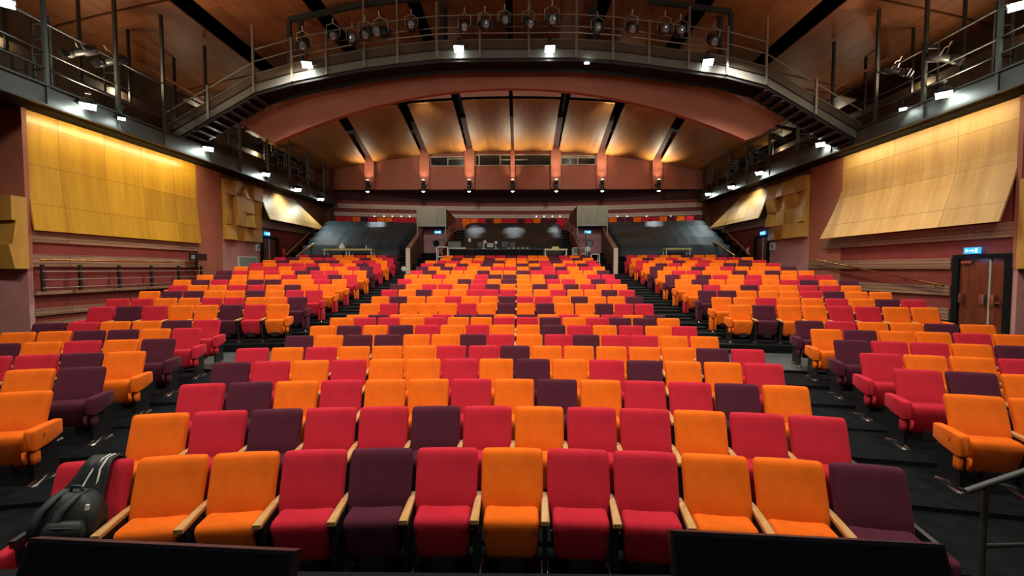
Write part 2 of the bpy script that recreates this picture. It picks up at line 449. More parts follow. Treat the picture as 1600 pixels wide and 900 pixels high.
LEFT = {3:("RMO",None,91),4:("RROM",None,173),5:("MRRMO",None,234),6:("ROMORO M".replace(' ','') ,None,280),7:("OOMMOR",0,317),8:("MROOMR",50,347),
 10:("RMROOMRO",138,454),11:("RROORROOM",165,482),12:("OMMOOMORR",217,506),13:("ROORROMOO",263,526),14:("OMROMMOORO",270,543),15:("OMOOORORMR",307,559),
 16:("MROROMRROO",338,574),17:("ORRORMOORM",365,584),18:("RORRROROMR",390,596),19:("OMOOMMORRO",410,606),20:("RMORROOMOR",428,616),21:("RMMOOROR M".replace(' ',''),465,622)}
LEFT[6] = ("OMORO"+"M",None,280)
RIGHT = {2:("RO",1573,None),3:("OOR",1465,None),4:("RMOR",1388,None),5:("ROORO",1337,None),6:("MRROMO",1297,None),7:("OMOORO",1264,1615),8:("MROOMO",1240,1556),
 10:("OMOORROO",1136,1467),11:("OOROOROMR",1110,1448),12:("MMOOORMOO",1089,1394),13:("OROMOORRO",1069,1346),14:("OMOORORMOM",1053,1342),15:("MOMROROORR",1038,1303),
 16:("ORROOMOMOO",1026,1273),17:("MOOMOROOOM",1014,1245),18:("OMRORO"+"MMOR",1003,1221),19:("ROOMOROOMR",993,1198),20:("OMOROROR"+"RO",985,1178),21:("ROROOMOOM",978,1138)}
LEGL = {12:'R',13:'R',14:'R',15:'O',16:'O',17:'M',18:'R',19:'O'}
LEGR = {12:'M',13:'R',14:'O',15:'O',16:'R',17:'M',18:'R',19:'O',20:'O'}
ORD = ['first','second','third','fourth','fifth','sixth','seventh','eighth','ninth','tenth','eleventh','twelfth','thirteenth','fourteenth','fifteenth','sixteenth','seventeenth','eighteenth','nineteenth','twentieth','twenty-first']
CN = {'O': 'orange', 'R': 'crimson', 'M': 'maroon'}
seats = []      # dict per seat
def add_seat(n, x, colour, ends, legc, block, i, cnt, sx=1.0, y=None, z=None):
    y = rowY(n, x) if y is None else y; z = FL[n] if z is None else z
    seats.append(dict(n=n, x=x, y=y, z=z, c=colour, ends=ends, leg=legc, block=block, i=i, cnt=cnt, sx=sx))
for n, s in CENTRE.items():
    st = CSTART.get(n, -8)
    for i, c in enumerate(s):
        x = (st + i + 0.5) * 0.54 + GX
        add_seat(n, x, c, ('L' if i == 0 else '') + ('R' if i == len(s) - 1 else ''), None, 'centre', i, len(s))
for blk, T, LG in (('left', LEFT, LEGL), ('right', RIGHT, LEGR)):
    for n, (s, a, b) in T.items():
        k = len(s)
        if a is None: xb = solve_x(n, b) - 0.03; p = 0.565; xa = xb - p * k
        elif b is None: xa = solve_x(n, a) + 0.03; p = 0.565; xb = xa + p * k
        else: xa = solve_x(n, a); xb = solve_x(n, b); p = (xb - xa) / k
        for i, c in enumerate(s):
            x = xa + p * (i + 0.5)
            inner = (blk == 'left' and i == k - 1) or (blk == 'right' and i == 0)
            outer = (blk == 'left' and i == 0 and a is not None) or (blk == 'right' and i == k - 1 and b is not None)
            ends = ''
            if (blk == 'left' and i == k - 1) or (blk == 'right' and outer): ends += 'R'
            if (blk == 'right' and i == 0) or (blk == 'left' and outer): ends += 'L'
            add_seat(n, x, c, ends, LG.get(n) if inner else None, blk, i, k, p * math.sqrt(1 + rowA(n, x) ** 2) / 0.545)
for a, b, s in ((525, 649, "RROMROORRR"), (722, 882, "OORMORRMROMMR"), (951, 1084, "OMMORROMOR")):
    def sx_(px):
        lo, hi = -15, 15
        for _ in range(40):
            mid = (lo + hi) / 2
            if proj((mid, 29.1 - (mid - X0) ** 2 / 90, 5.78))[0] < px: lo = mid
            else: hi = mid
        return (lo + hi) / 2
    xa, xb = sx_(a), sx_(b); p = (xb - xa) / len(s)
    for i, c in enumerate(s):
        x = xa + p * (i + .5)
        seats.append(dict(n=30, x=x, y=29.1 - (x - X0) ** 2 / 90, z=4.83, c=c, ends='', leg=None, block='rear', i=i, cnt=len(s), sx=p / 0.545))

def in_frame(s):
    q = proj((s['x'], s['y'], s['z'] + 0.85)); return -25 < q[0] < 1625 and q[1] < 900
vis = [s for s in seats if in_frame(s)]
vis.sort(key=lambda s: s['y'] + 0.15 * abs(s['x']))
solo = vis[:300]; rest = vis[300:]
def seat_label(s):
    col = CN[s['c']]
    n = s['n']; blk = s['block']
    if blk == 'centre':
        if n == 1 and s['i'] == 0:
            return 'crimson seat at the left end of the front row, backpack on it'
        row = 'front row' if n == 1 else ORD[n - 1] + ' row'
        mid = s['cnt'] - 1 - s['i']
        if s['i'] == 0: return f'{col} seat at the left aisle end of the centre block\'s {row}'
        if mid == 0: return f'{col} seat at the right aisle end of the centre block\'s {row}'
        if s['i'] <= mid: return f'{col} seat, {ORD[s["i"]]} from the left end of the centre block\'s {row}'
        return f'{col} seat, {ORD[mid]} from the right end of the centre block\'s {row}'
    first = {'left': 3, 'right': 2}[blk]
    fromaisle = s['cnt'] - 1 - s['i'] if blk == 'left' else s['i']
    if n < 10:
        row = ORD[n - first] + ' row'; bl = f'{blk} front block'
    else:
        row = ORD[n - 10] + ' row'; bl = f'{blk} rear block'
    if fromaisle == 0: return f'{col} seat on the aisle at the inner end of the {bl}\'s {row}'
    return f'{col} seat, {ORD[fromaisle]} from the aisle in the {bl}\'s {row}'
def digit7():
    c = bpy.data.curves.new('seven', 'FONT'); c.body = '7'; c.size = 0.062; c.extrude = 0.001; c.align_x = 'CENTER'; c.align_y = 'CENTER'
    o = bpy.data.objects.new('tmp', c); COL.objects.link(o)
    me = bpy.data.meshes.new_from_object(o.evaluated_get(bpy.context.evaluated_depsgraph_get()))
    me.materials.clear(); me.materials.append(M['ink'])
    bpy.data.objects.remove(o); return me
SEVEN = digit7()
for s in solo:
    g = {'centre': 'seats of the centre block', 'left': 'seats of the left block', 'right': 'seats of the right block'}[s['block']]
    t = thing('auditorium_seat', seat_label(s), 'seat', (s['x'], s['y'], s['z']), math.atan(rowA(s['n'], s['x'])), g)
    t.scale = (s['sx'], 1, 1)
    for pn, kk, cc in chair_parts(s['c'], s['ends'], s['leg'], s['n'], s['block']):
        o = obj(pn, part_mesh(kk, cc)[0], t)
        if pn == 'end_panel' and s['n'] == 3 and s['block'] in ('left', 'right'):
            side = -1 if kk[-1] == 'L' else 1
            d = obj('seat_number', SEVEN, o, (side * 0.3515, -0.30, 0.53), (R_(90), 0, R_(90 * side)))
# the far seats, past the first 300, in one object
mats = [M['O'], M['R'], M['M'], M['oak'], M['black'], M['chrome']]
mi_of = {'O': 0, 'R': 1, 'M': 2}
far = MB()
for s in rest:
    a = math.atan(rowA(s['n'], s['x'])) if s['n'] < 30 else -(s['x'] - X0) / 45
    T = Matrix.Translation((s['x'], s['y'], s['z'])) @ Matrix.Rotation(a, 4, 'Z') @ Matrix.Diagonal((s['sx'], 1, 1, 1))
    for pn, kk, cc in chair_parts(s['c'], s['ends'], s['leg'], s['n'], s['block']):
        if pn == 'foot': continue
        mb = part_mesh(kk, cc)[1]
        mi = mi_of.get(cc, 3 if pn == 'armrest' else 4)
        b = len(far.v)
        far.v += [tuple(T @ Vector(v)) for v in mb.v]
        for f, sm in zip(mb.f, mb.s):
            far.f.append([q + b for q in f]); far.m.append(mi); far.s.append(sm)
tag(far.build('auditorium_seat_rows', mats), 'rows of small distant orange, crimson and maroon seats towards the back of the hall', 'seats', None, 'stuff')

# steps in the two aisles: a half tread in front of each tier, with a worn pale nosing
k = 0
for side in (-1, 1):
    for n in range(10, 22):
        xs_c = (CSTART.get(n, -8) * 0.54 - 0.12) if side < 0 else ((CSTART.get(n, -8) + len(CENTRE[n])) * 0.54 + 0.12)
        xs_s = (solve_x(n, LEFT[n][2]) + 0.12) if side < 0 else (solve_x(n, RIGHT[n][1]) - 0.12)
        xa, xb = min(xs_c, xs_s), max(xs_c, xs_s)
        if xb - xa < 0.3: continue
        xm = (xa + xb) / 2
        z1 = FL[n]; z0 = FL[n - 1] if n > 10 else FL[8]
        y0 = rowY(n, xm) - 0.78 - 0.30
        st = MB(); st.box(xa, xb, y0, y0 + 0.31, z0 - .05, (z0 + z1) / 2, 0)
        st.box(xa, xb, y0 - .005, y0 + 0.03, (z0 + z1) / 2 - .01, (z0 + z1) / 2 + .006, 1)
        st.box(xa, xb, rowY(n, xm) - .785, rowY(n, xm) - .75, z1 - .01, z1 + .006, 1)
        k += 1
        struct(st.build('trim_%d' % k, [M['riser'], M['nosing']]))
TRIM = [k]
def trim(mb, m):
    TRIM[0] += 1
    return struct(mb.build('trim_%d' % TRIM[0], m))

# ------------------------------------------------------------------ side walls
WX = 12.5; HX = -0.27
ZB = {-1: 6.50, 1: 6.70}                     # underside of the lighting galleries
def pos(sg, x): return sg * x
def sbox(mb, sg, xa, xb, ya, yb, za, zb, mi=0):
    a, b = sorted((sg * xa, sg * xb)); mb.box(a, b, ya, yb, za, zb, mi)
for sg, nm in ((-1, 'left'), (1, 'right')):
    w = MB(); sbox(w, sg, WX, WX + .25, 11.03, 31.5, -0.3, ZB[sg] + .02)
    struct(w.build('wall_' + nm, M['redwall']))
    w = MB(); sbox(w, sg, WX + .06, 15.4, 11.0, 11.25, -0.3, ZB[sg] + .02); sbox(w, sg, 15.0, 15.3, -4, 11.1, -.3, 12.5)
    struct(w.build('wall_%s_front' % nm, M['rust']))
    w = MB(); sbox(w, sg, 14.95, 15.1, 4, 31.5, ZB[sg], 12.5)
    struct(w.build('wall_%s_gallery' % nm, M['gal_back']))
    # curved veneer panel under the gallery
    z0, z1 = (3.44, 6.52) if sg < 0 else (3.63, 6.72)
    out = 0.16 if sg < 0 else 0.46
    pn = MB(); rings = []
    for k in range(15):
        t = k / 14.0; z = z0 + (z1 - z0) * t
        q = max(0.0, (0.62 - t) / 0.62); x = WX - 0.03 - out * (1 - math.cos(q * math.pi / 2)) ** 0.8
        far_y = 16.95 + (0.5 * q if sg > 0 else 0)
        a = [Vector((sg*x, 11.04, z)), Vector((sg*x, far_y, z)), Vector((sg*(x+.04), far_y, z)), Vector((sg*(x+.04), 11.04, z))]
        rings.append(a if sg > 0 else a[::-1])
    pn.loft(rings, 0, False)
    for f in range(len(pn.s)): pn.s[f] = False
    tag(pn.build('wall_panel', M['wall_wood' if sg < 0 else 'wall_wood_lit']), 'large curved golden veneer panel on the %s side wall near the stage, under the gallery' % nm, 'wood panel')
    # second, pale lit panel further back
    bz = 4.85 if sg < 0 else 4.95
    pn = MB(); rings = []
    for k in range(13):
        t = k / 12.0; z = bz + (ZB[sg] + .01 - bz) * t
        x = WX - 0.05 - 0.55 * (1 - t) ** 1.4; far_y = 27.2 - 3.2 * t
        ny_ = 21.05 if sg < 0 else 21.75
        a = [Vector((sg*x, ny_, z)), Vector((sg*x, far_y, z)), Vector((sg*(x+.05), far_y, z)), Vector((sg*(x+.05), ny_, z))]
        rings.append(a if sg > 0 else a[::-1])
    pn.loft(rings, 0, False)
    tag(pn.build('wall_panel', M['wall_wood_lit']), 'pale slanting veneer panel on the %s side wall above the far exit door' % nm, 'wood panel')
    # red-brown wall behind that panel and at the rear corner
    w = MB(); sbox(w, sg, 12.42, 12.52, 21.05, 31, bz - .02, ZB[sg]); trim(w, M['brown'])
    w = MB(); sbox(w, sg, 12.12, 12.5, 28.25, 31.5, 3.0, 9.2); trim(w, M['brown'])
    # rust pilaster and rose field with the relief
    ya, yb = (16.95, 18.35) if sg < 0 else (16.95, 18.75)
    w = MB(); sbox(w, sg, 12.46, 12.56, ya, yb, -.2, ZB[sg]); trim(w, M['rust'])
    rz = 3.70 if sg < 0 else 3.82
    ye = 21.05 if sg < 0 else 21.7
    w = MB(); sbox(w, sg, 12.47, 12.56, yb, ye, -.2, rz + .1); trim(w, M['rose'])
    w = MB(); sbox(w, sg, 12.47, 12.56, yb, ye, rz + .1, ZB[sg]); trim(w, M['brown'])
    # board bands
    bands = [(3.14,3.44,.06,11.04,16.95),(2.50,2.83,.08,11.04,16.95),(1.76,1.87,.14,11.04,16.95),(1.22,1.40,.08,11.04,16.95),(.93,1.05,.06,11.04,16.95)] if sg < 0 else \
            [(3.25,3.63,.08,11.04,17.9),(2.45,2.76,.08,12.62,18.7),(1.68,1.97,.08,12.62,18.7),(.95,1.30,.08,12.62,18.7)]
    for (za, zb, d, a_, b_) in bands:
        w = MB(); sbox(w, sg, WX - d, WX + .02, a_, b_, za, zb); trim(w, M['plank'])
    w = MB(); sbox(w, sg, 12.36, 12.5, 21.05, 27.6, bz - .38, bz); trim(w, M['plank'])
    # near return: rose lower part
    w = MB(); sbox(w, sg, 12.42, 15.0, 10.93, 11.05, -.2, 2.47); trim(w, M['rose'])
    w = MB(); sbox(w, sg, 12.40, 15.0, 10.935, 11.05, 2.47, ZB[sg]); trim(w, M['rust'])

def relief(sg, cols, rows, y0, y1, z0, z1, label, facing):
    """tilted veneer blocks: acoustic relief"""
    t = thing('acoustic_relief', label, 'wall relief', (0, 0, 0))
    dy = (y1 - y0) / cols; dz = (z1 - z0) / rows
    for c in range(cols):
        for r in range(rows):
            cy = y0 + dy * (c + .5); cz = z0 + dz * (r + .5)
            a, b = random.uniform(-.22, .22), random.uniform(-.25, .25)
            d = random.uniform(.10, .26)
            mb = MB()
            h = [Vector((0, -dy*.5, -dz*.5)), Vector((0, dy*.5, -dz*.5)), Vector((0, dy*.5, dz*.5)), Vector((0, -dy*.5, dz*.5))]
            depth = [d + a * p.y + b * p.z for p in h]
            if facing == 'side':
                back = [Vector((sg*12.47, cy + p.y, cz + p.z)) for p in h]
                front = [Vector((sg*(12.47 - max(.03, q)), cy + p.y*.98, cz + p.z*.98)) for p, q in zip(h, depth)]
            else:
                back = [Vector((sg*(cy + p.y), 10.93, cz + p.z)) for p in h]
                front = [Vector((sg*(cy + p.y), 10.93 - max(.05, q + .1), cz + p.z)) for p, q in zip(h, depth)]
            pts = back + front
            mb.add(pts, ((0,1,2,3),(7,6,5,4),(0,4,5,1),(1,5,6,2),(2,6,7,3),(3,7,4,0)))
            mb.build('block', M['relief'], t)
    return t
relief(-1, 4, 4, 18.40, 21.0, 3.70, 6.30, 'relief of tilted wooden blocks above the pale pink wall on the left', 'side')
relief(1, 4, 4, 18.80, 21.65, 3.82, 6.45, 'relief of tilted wooden blocks above the pale pink wall on the right', 'side')
relief(-1, 2, 3, 12.36, 14.2, 2.45, 4.25, 'stack of tilted golden wooden blocks at the left edge beside the railing', 'front')
relief(1, 2, 4, 12.36, 14.2, 2.45, 4.65, 'stack of tilted golden wooden blocks at the right edge beside the double door', 'front')

# doors
def dbl_door(sg, y0, y1, z0, z1, idx, mid, handle=True):
    d = MB(); sbox(d, sg, WX - .05, WX + .05, y0, y1, z0, z1)
    o = struct(d.build('door_%d' % idx, M['door']))
    f = MB()
    sbox(f, sg, WX - .12, WX + .02, y0 - .16, y0, z0, z1 + .12); sbox(f, sg, WX - .12, WX + .02, y1, y1 + .16, z0, z1 + .12); sbox(f, sg, WX - .12, WX + .02, y0, y1, z1, z1 + .12)
    f.build('door_frame', M['blackmatt'], o)
    g = MB(); sbox(g, sg, WX - .075, WX - .05, mid - .02, mid + .02, z0, z1); g.build('meeting_strip', M['frame_grey'], o)
    if handle:
        h = MB()
        for yy in (mid - .16, mid + .12, y1 - .12):
            sbox(h, sg, WX - .16, WX - .05, yy - .04, yy + .04, z0 + .95, z0 + 1.22)
        sbox(h, sg, WX - .13, WX - .10, y0 + .05, mid - .1, z0 + 1.0, z0 + 1.04)
        h.build('push_bar', M['chrome'], o)
        c = MB(); sbox(c, sg, WX - .13, WX - .05, y1 - .35, y1 - .08, z1 - .12, z1 - .06); c.build('door_closer', M['chrome'], o)
    return o
dbl_door(1, 11.2, 12.36, 0.55, 2.72, 1, 11.57)
dbl_door(-1, 21.25, 22.4, 1.9, 3.95, 2, 21.8, False)
dbl_door(1, 21.8, 22.8, 1.9, 4.02, 3, 22.2, False)

def exit_sign(p, rz, w, label):
    t = thing('exit_sign', label, 'exit sign', p, rz)
    b = MB(); b.box(-w/2, w/2, 0, .06, 0, w*.42); b.build('sign_box', M['exit'], t)
    f = MB(); h = w * .42
    f.box(-w*.36, -w*.22, -.008, 0, h*.3, h*.7); f.box(-w*.12, w*.1, -.008, 0, h*.38, h*.56)      # arrow
    f.add([(w*.1,-.008,h*.2),(w*.2,-.008,h*.47),(w*.1,-.008,h*.75)], ((0,1,2),))
    f.box(w*.26, w*.38, -.008, 0, h*.15, h*.85)
    f.build('pictogram', M['exit_fig'], t)
    light('POINT', 'exit_glow', Vector(p) + Vector((math.sin(rz) * .25, -math.cos(rz) * .25, -.1)), 3.0, (0.05, 0.4, 1.0), size=.1)
exit_sign((12.36, 12.0, 2.86), R_(-90), .40, 'lit blue exit sign above the double door on the right')
exit_sign((-12.36, 21.55, 4.1), R_(90), .42, 'lit blue exit sign above the far left side door')
exit_sign((12.36, 22.15, 4.15), R_(-90), .42, 'lit blue exit sign above the far right side door')
exit_sign((-4.42, 24.42, 4.42), 0, .36, 'lit blue exit sign in the left stair opening under the pale box')
exit_sign((3.96, 24.42, 4.42), 0, .36, 'lit blue exit sign in the right stair opening under the pale box')

# left railing
t = thing('guard_railing', 'black-posted guard railing with thin steel rails along the left wall', 'railing', (0, 0, 0))
for y in (10.95 + .15, 12.07, 13.27, 14.45, 15.62, 16.75):
    b = MB(); b.box(-12.26, -12.20, y - .035, y + .035, 1.86, 2.56); b.build('post', M['black'], t)
for z in (2.38, 2.16, 1.95):
    b = MB(); b.tube([(-12.18, 11.05, z), (-12.18, 16.9, z)], .012, 6); b.build('rail', M['pipe'], t)
b = MB(); b.tube([(-12.22, 11.05, 2.68), (-12.22, 16.6, 2.68)], .025, 8); b.build('handrail', M['brass'], t)
# right brass handrail
t = thing('handrail', 'sloping brass handrail on the right wall, running down to the double door', 'handrail', (0, 0, 0))
b = MB(); b.tube([(12.24, 18.1, 2.84), (12.24, 12.75, 1.99), (12.24, 12.6, 1.97)], .032, 8); b.build('rail', M['brass'], t)
for y in (17.3, 15.4, 13.9, 12.85):
    z = 1.97 + (y - 12.6) * .158
    b = MB(); b.tube([(12.24, y, z - .02), (12.26, y, z - .10), (12.44, y, z - .12)], .012, 6); b.build('bracket', M['brass'], t)
# wall speaker
t = thing('wall_speaker', 'black loudspeaker on a bracket at the far end of the left railing', 'loudspeaker', (-12.1, 16.35, 2.76))
b = MB(); b.box(-.12, .18, -.22, .30, 0, .26); b.build('cabinet', M['black'], t)
b = MB(); b.box(-.02, .1, -.235, -.22, .05, .2); b.build('grille', M['lens'], t)
b = MB(); b.box(-.05, 0, 0, .06, -.28, 0); b.box(-.3, 0, 0, .05, -.28, -.24); b.build('bracket', M['black'], t)
# notices
def notice(sg, y0, y1, z0, z1, label, face='sign', x=12.47, art=True):
    t = thing('framed_notice', label, 'notice', (0, 0, 0))
    b = MB(); sbox(b, sg, x - .045, x, y0, y1, z0, z1); b.build('frame', M['white'], t)
    b = MB(); sbox(b, sg, x - .05, x - .044, y0 + .06, y1 - .06, z0 + .05, z1 - .05); b.build('sheet', M[face], t)
    if art:
        b = MB(); h = z1 - z0; wy = y1 - y0
        sbox(b, sg, x - .055, x - .049, y0 + wy*.3, y0 + wy*.45, z0 + h*.25, z0 + h*.6); sbox(b, sg, x - .055, x - .049, y0 + wy*.5, y0 + wy*.72, z0 + h*.45, z0 + h*.75)
        b.build('print', M['ink'], t)
notice(-1, 19.35, 20.75, 2.50, 3.02, 'white-framed grey-green panel low on the pale pink wall on the left', art=False)
notice(-1, 20.72, 21.02, 3.30, 3.66, 'small white sign high on the pale pink wall beside the far left door', 'white')
notice(1, 21.2, 21.6, 3.35, 3.72, 'small white sign high on the pale pink wall beside the far right door', 'white')
t = thing('framed_notice', 'white-framed notice on the pink wall at the right edge of the view', 'notice', (0, 0, 0))
b = MB(); b.box(12.62, 13.3, 10.89, 10.93, 2.0, 2.36); b.build('frame', M['white'], t)
b = MB(); b.box(12.67, 13.25, 10.885, 10.895, 2.05, 2.31); b.build('sheet', M['sign'], t)
b = MB(); b.add([(12.70,10.88,2.27),(12.95,10.88,2.15),(12.95,10.88,2.10),(12.70,10.88,2.22)], ((3,2,1,0),)); b.build('print', M['ink'], t)
# extinguishers
for sg, y, z, lab in ((-1, 22.9, 3.05, 'red fire extinguisher hung on the wall beside the far left door'), (1, 23.3, 3.15, 'red fire extinguisher with a pale label beside the far right door')):
    t = thing('fire_extinguisher', lab, 'fire extinguisher', (sg * 12.3, y, z))
    b = MB(); rs = []
    for zz, r in ((0,.07),(.02,.085),(.42,.085),(.48,.06),(.51,.03),(.54,.03)):
        rs.append([Vector((r*math.cos(a*math.pi/6), r*math.sin(a*math.pi/6), zz)) for a in range(12)])
    b.loft(rs); b.build('cylinder', M['red_paint'], t)
    b = MB(); b.box(-.03,.03,-.08,.05,.54,.60); b.tube([(0,.05,.57),(0,.14,.5),(0,.12,.2)], .012, 6); b.build('valve', M['black'], t)
    if sg > 0:
        b = MB(); b.box(-.095,-.07,-.06,.06,.1,.38); b.build('label', M['white'], t)
# rear side stairs: wall rails and brass rails
for sg, nm in ((-1, 'left'), (1, 'right')):
    t = thing('handrail', 'dark wooden handrail climbing the wall beyond the far %s door' % nm, 'handrail')
    b = MB(); b.tube([(sg*12.28, 23.1, 3.2), (sg*12.28, 25.8, 4.62)], .035, 6); b.build('rail', M['oak'], t)
    for y in (23.6, 25.2):
        b = MB(); zz = 3.2 + (y - 23.1) * .526; b.tube([(sg*12.28, y, zz), (sg*12.44, y, zz - .08)], .015, 6); b.build('bracket', M['black'], t)
    t = thing('stair_rail', 'pale brass stair rail at the foot of the %s draped seating' % nm, 'handrail')
    p0 = atY(463 if sg < 0 else 1147, 401 if sg < 0 else 399, 22.7); p1 = atY(490 if sg < 0 else 1114, 381 if sg < 0 else 378, 24.3)
    b = MB(); b.tube([p0, p1], .05, 8); b.build('rail', M['brass'], t)
    b = MB(); b.tube([p1, (p1.x, p1.y, 2.7)], .03, 6); b.build('post', M['pipe'], t)
    b = MB(); b.tube([p0, (p0.x, p0.y, FL[21])], .03, 6); b.build('post', M['pipe'], t)

# ------------------------------------------------------------------ ceiling
def slab(mb, x0f, x1f, y0, y1, hf, nx=4, ny=5, th=.06, mi=0):
    P = {}
    for j in range(ny + 1):
        y = y0 + (y1 - y0) * j / ny
        for i in range(nx + 1):
            x = x0f(y) + (x1f(y) - x0f(y)) * i / nx
            z = CAMZ + hf(x, y); P[i, j] = (x, y, z)
    vs = []; idx = {}
    for k_, p in P.items():
        idx[k_] = len(vs); vs.append(p); vs.append((p[0], p[1], p[2] + th))
    fs = []
    for i in range(nx):
        for j in range(ny):
            a, b, c, d = idx[i,j], idx[i+1,j], idx[i+1,j+1], idx[i,j+1]
            fs.append((a, d, c, b)); fs.append((a+1, b+1, c+1, d+1))
    for i in range(nx):
        for j in (0, ny):
            a, b = idx[i,j], idx[i+1,j]; fs.append((a, b, b+1, a+1))
    for j in range(ny):
        for i in (0, nx):
            a, b = idx[i,j], idx[i,j+1]; fs.append((a, b, b+1, a+1))
    mb.add(vs, fs, mi)
SF = [(-10.6,.33),(-6.8,.30),(-3.42,.24),(0.0,.13),(3.42,.24),(6.8,.30),(10.6,.33)]
SRF = [-8.0,-5.05,-2.5,0.0,2.5,5.05,8.0]; SRB = [-9.35,-5.75,-2.8,0.0,2.8,5.75,9.35]; SRW = [.25,.24,.22,.09,.22,.24,.25]
def hfront(x, y): return 9.65 - .0085 * (x - HX) ** 2
def hrear(x, y): return 8.0 - .0088 * (x - HX) ** 2 - .30 * max(0, (y - 20) / 8.8) ** 2
ed = [(-15.0, 0)] + SF + [(15.0, 0)]
for i in range(8):
    for (ya, yb) in ((4.0, 9.1), (9.2, 14.2), (14.3, 19.4), (19.5, 24.0)):
        mb = MB()
        slab(mb, lambda y, i=i: ed[i][0] + ed[i][1] + (HX if 0 < i else 0), lambda y, i=i: ed[i+1][0] - ed[i+1][1] + (HX if i < 7 else 0), ya, yb, hfront)
        struct(mb.build('ceiling', M['ceil_front']))
for i in range(8):
    def xa(y, i=i):
        t = (y - 19.5) / 9.3
        return -13.0 if i == 0 else HX + SRF[i-1] + (SRB[i-1] - SRF[i-1]) * t + SRW[i-1]
    def xb(y, i=i):
        t = (y - 19.5) / 9.3
        return 13.0 if i == 7 else HX + SRF[i] + (SRB[i] - SRF[i]) * t - SRW[i]
    mb = MB(); slab(mb, xa, xb, 21.0, 28.78, hrear, 5, 8); struct(mb.build('ceiling', M['ceil_rear']))
    mb = MB(); slab(mb, xa, xb, 17.1, 20.5, lambda x, y: hrear(x, y) - .02, 5, 2); struct(mb.build('ceiling', M['cream' if 0 < i < 7 else 'ceil_front']))
mb = MB(); mb.box(-15.3, 15.3, -4.2, 31.7, 12.4, 12.6); struct(mb.build('ceiling', M['blackmatt']))
mb = MB(); mb.box(-15.3, 15.3, -4.3, -4.1, -.2, 12.5); struct(mb.build('wall_front', M['blackmatt']))
# arched bulkhead behind the lighting bridge
mb = MB(); N = 48; vs = []
for i in range(N + 1):
    x = -14.9 + 29.8 * i / N
    ax = abs(x - HX); z = CAMZ + (6.85 - .0245 * ax ** 2 if ax < 9.1 else 4.82 + (ax - 9.1) * .60)
    for y in (16.85, 17.08):
        vs.append((x, y, z)); vs.append((x, y, z + (1.62 - .008 * ax if ax < 8.6 else max(.1, 1.55 - (ax - 8.6) * .62))))
fs = []
for i in range(N):
    a = 4 * i; b = a + 4
    fs += [(a, b, b+1, a+1), (a+2, a+3, b+3, b+2), (a, a+2, b+2, b), (a+1, b+1, b+3, a+3)]
mb.add(vs, fs); trim(mb, M['rust'])

# ------------------------------------------------------------------ back wall
YB = 28.8
w = MB(); w.box(-13.6, 13.6, YB, YB + .2, CAMZ + 5.2, 11.3)
struct(w.build('wall_back', M['rust']))
w = MB(); w.box(-13.4, 13.4, YB - .05, YB, CAMZ + 5.2, CAMZ + 5.60); trim(w, M['rust'])
w = MB(); w.box(-13.4, 13.4, YB, 31.6, CAMZ + 5.16, CAMZ + 5.2); trim(w, M['dark_red'])
def arcwall(z0, z1, d, m, y0=30.7):
    mb = MB(); vs = []; n = 32
    for i in range(n + 1):
        x = -12.6 + 25.2 * i / n; y = y0 - (x - X0) ** 2 / 82 - d
        for z in (z0, z1): vs += [(x, y, z), (x, y + .15 + d, z)]
    fs = []
    for i in range(n):
        a = 4 * i; b = a + 4
        fs += [(a, b, b+2, a+2), (a+1, a+3, b+3, b+1), (a+2, b+2, b+3, a+3), (a, a+1, b+1, b)]
    mb.add(vs, fs); return mb
struct(arcwall(4.6, 7.02, 0, M['redwall']).build('wall_back_lower', M['redwall']))
trim(arcwall(7.02, 7.8, .0, 0), M['dark_red'])
trim(arcwall(6.50, 6.80, .06, 0), M['plank_pale']); trim(arcwall(5.98, 6.24, .06, 0), M['plank_pale'])
for xs in SRB:
    if xs == 0: wd = .14
    else: wd = .32
    w = MB(); w.box(HX + xs - wd, HX + xs + wd, YB - .28, YB - .0, CAMZ + 5.2, CAMZ + hrear(HX + xs, 28.5) + .35); trim(w, M['rust'])
# beams in the rear ceiling slots
for i, xs in enumerate(SRB):
    w = MB(); a = HX + SRF[i]; b = HX + xs; hw = SRW[i] * .75
    a += (b - a) * .5; za = CAMZ + hrear(a, 24.2) + .40; zb = CAMZ + hrear(b, 28.6) + .30
    w.hexa([(a-hw,24.2,za),(a+hw,24.2,za),(b+hw,28.6,zb),(b-hw,28.6,zb),(a-hw,24.2,za+.25),(a+hw,24.2,za+.25),(b+hw,28.6,zb+.25),(b-hw,28.6,zb+.25)])
    trim(w, M['dark_red'])
# control room windows
def ctl_window(idx, pa, pb, ya, yb, splits, bars):
    a = atY(pa, yb, YB); b = atY(pb, ya, YB)
    f = MB(); e = .045
    f.box(a.x, b.x, YB - .05, YB - .01, a.z, b.z, 0)
    o = struct(f.build('window_%d' % idx, M['glass']))
    g = MB()
    g.box(a.x - e, b.x + e, YB - .09, YB - .02, a.z - e, a.z); g.box(a.x - e, b.x + e, YB - .09, YB - .02, b.z, b.z + e * 1.6)
    for s in [0, 1] + splits:
        x = a.x + (b.x - a.x) * s; g.box(x - e * .7, x + e * .7, YB - .08, YB - .02, a.z, b.z)
    for (s0, s1, t) in bars:
        g.box(a.x + (b.x - a.x) * s0, a.x + (b.x - a.x) * s1, YB - .075, YB - .02, a.z + (b.z - a.z) * t - .03, a.z + (b.z - a.z) * t + .03)
    g.build('window_frame', M['frame_grey'], o)
ctl_window(1, 673, 727, 246.5, 259, [.5], [(.5, 1, .82)])
ctl_window(2, 743, 860, 243, 258.5, [.05, .33], [(.33, .7, .55)])
ctl_window(3, 877, 930, 245, 257, [.25, .48], [(0, 1, .85)])

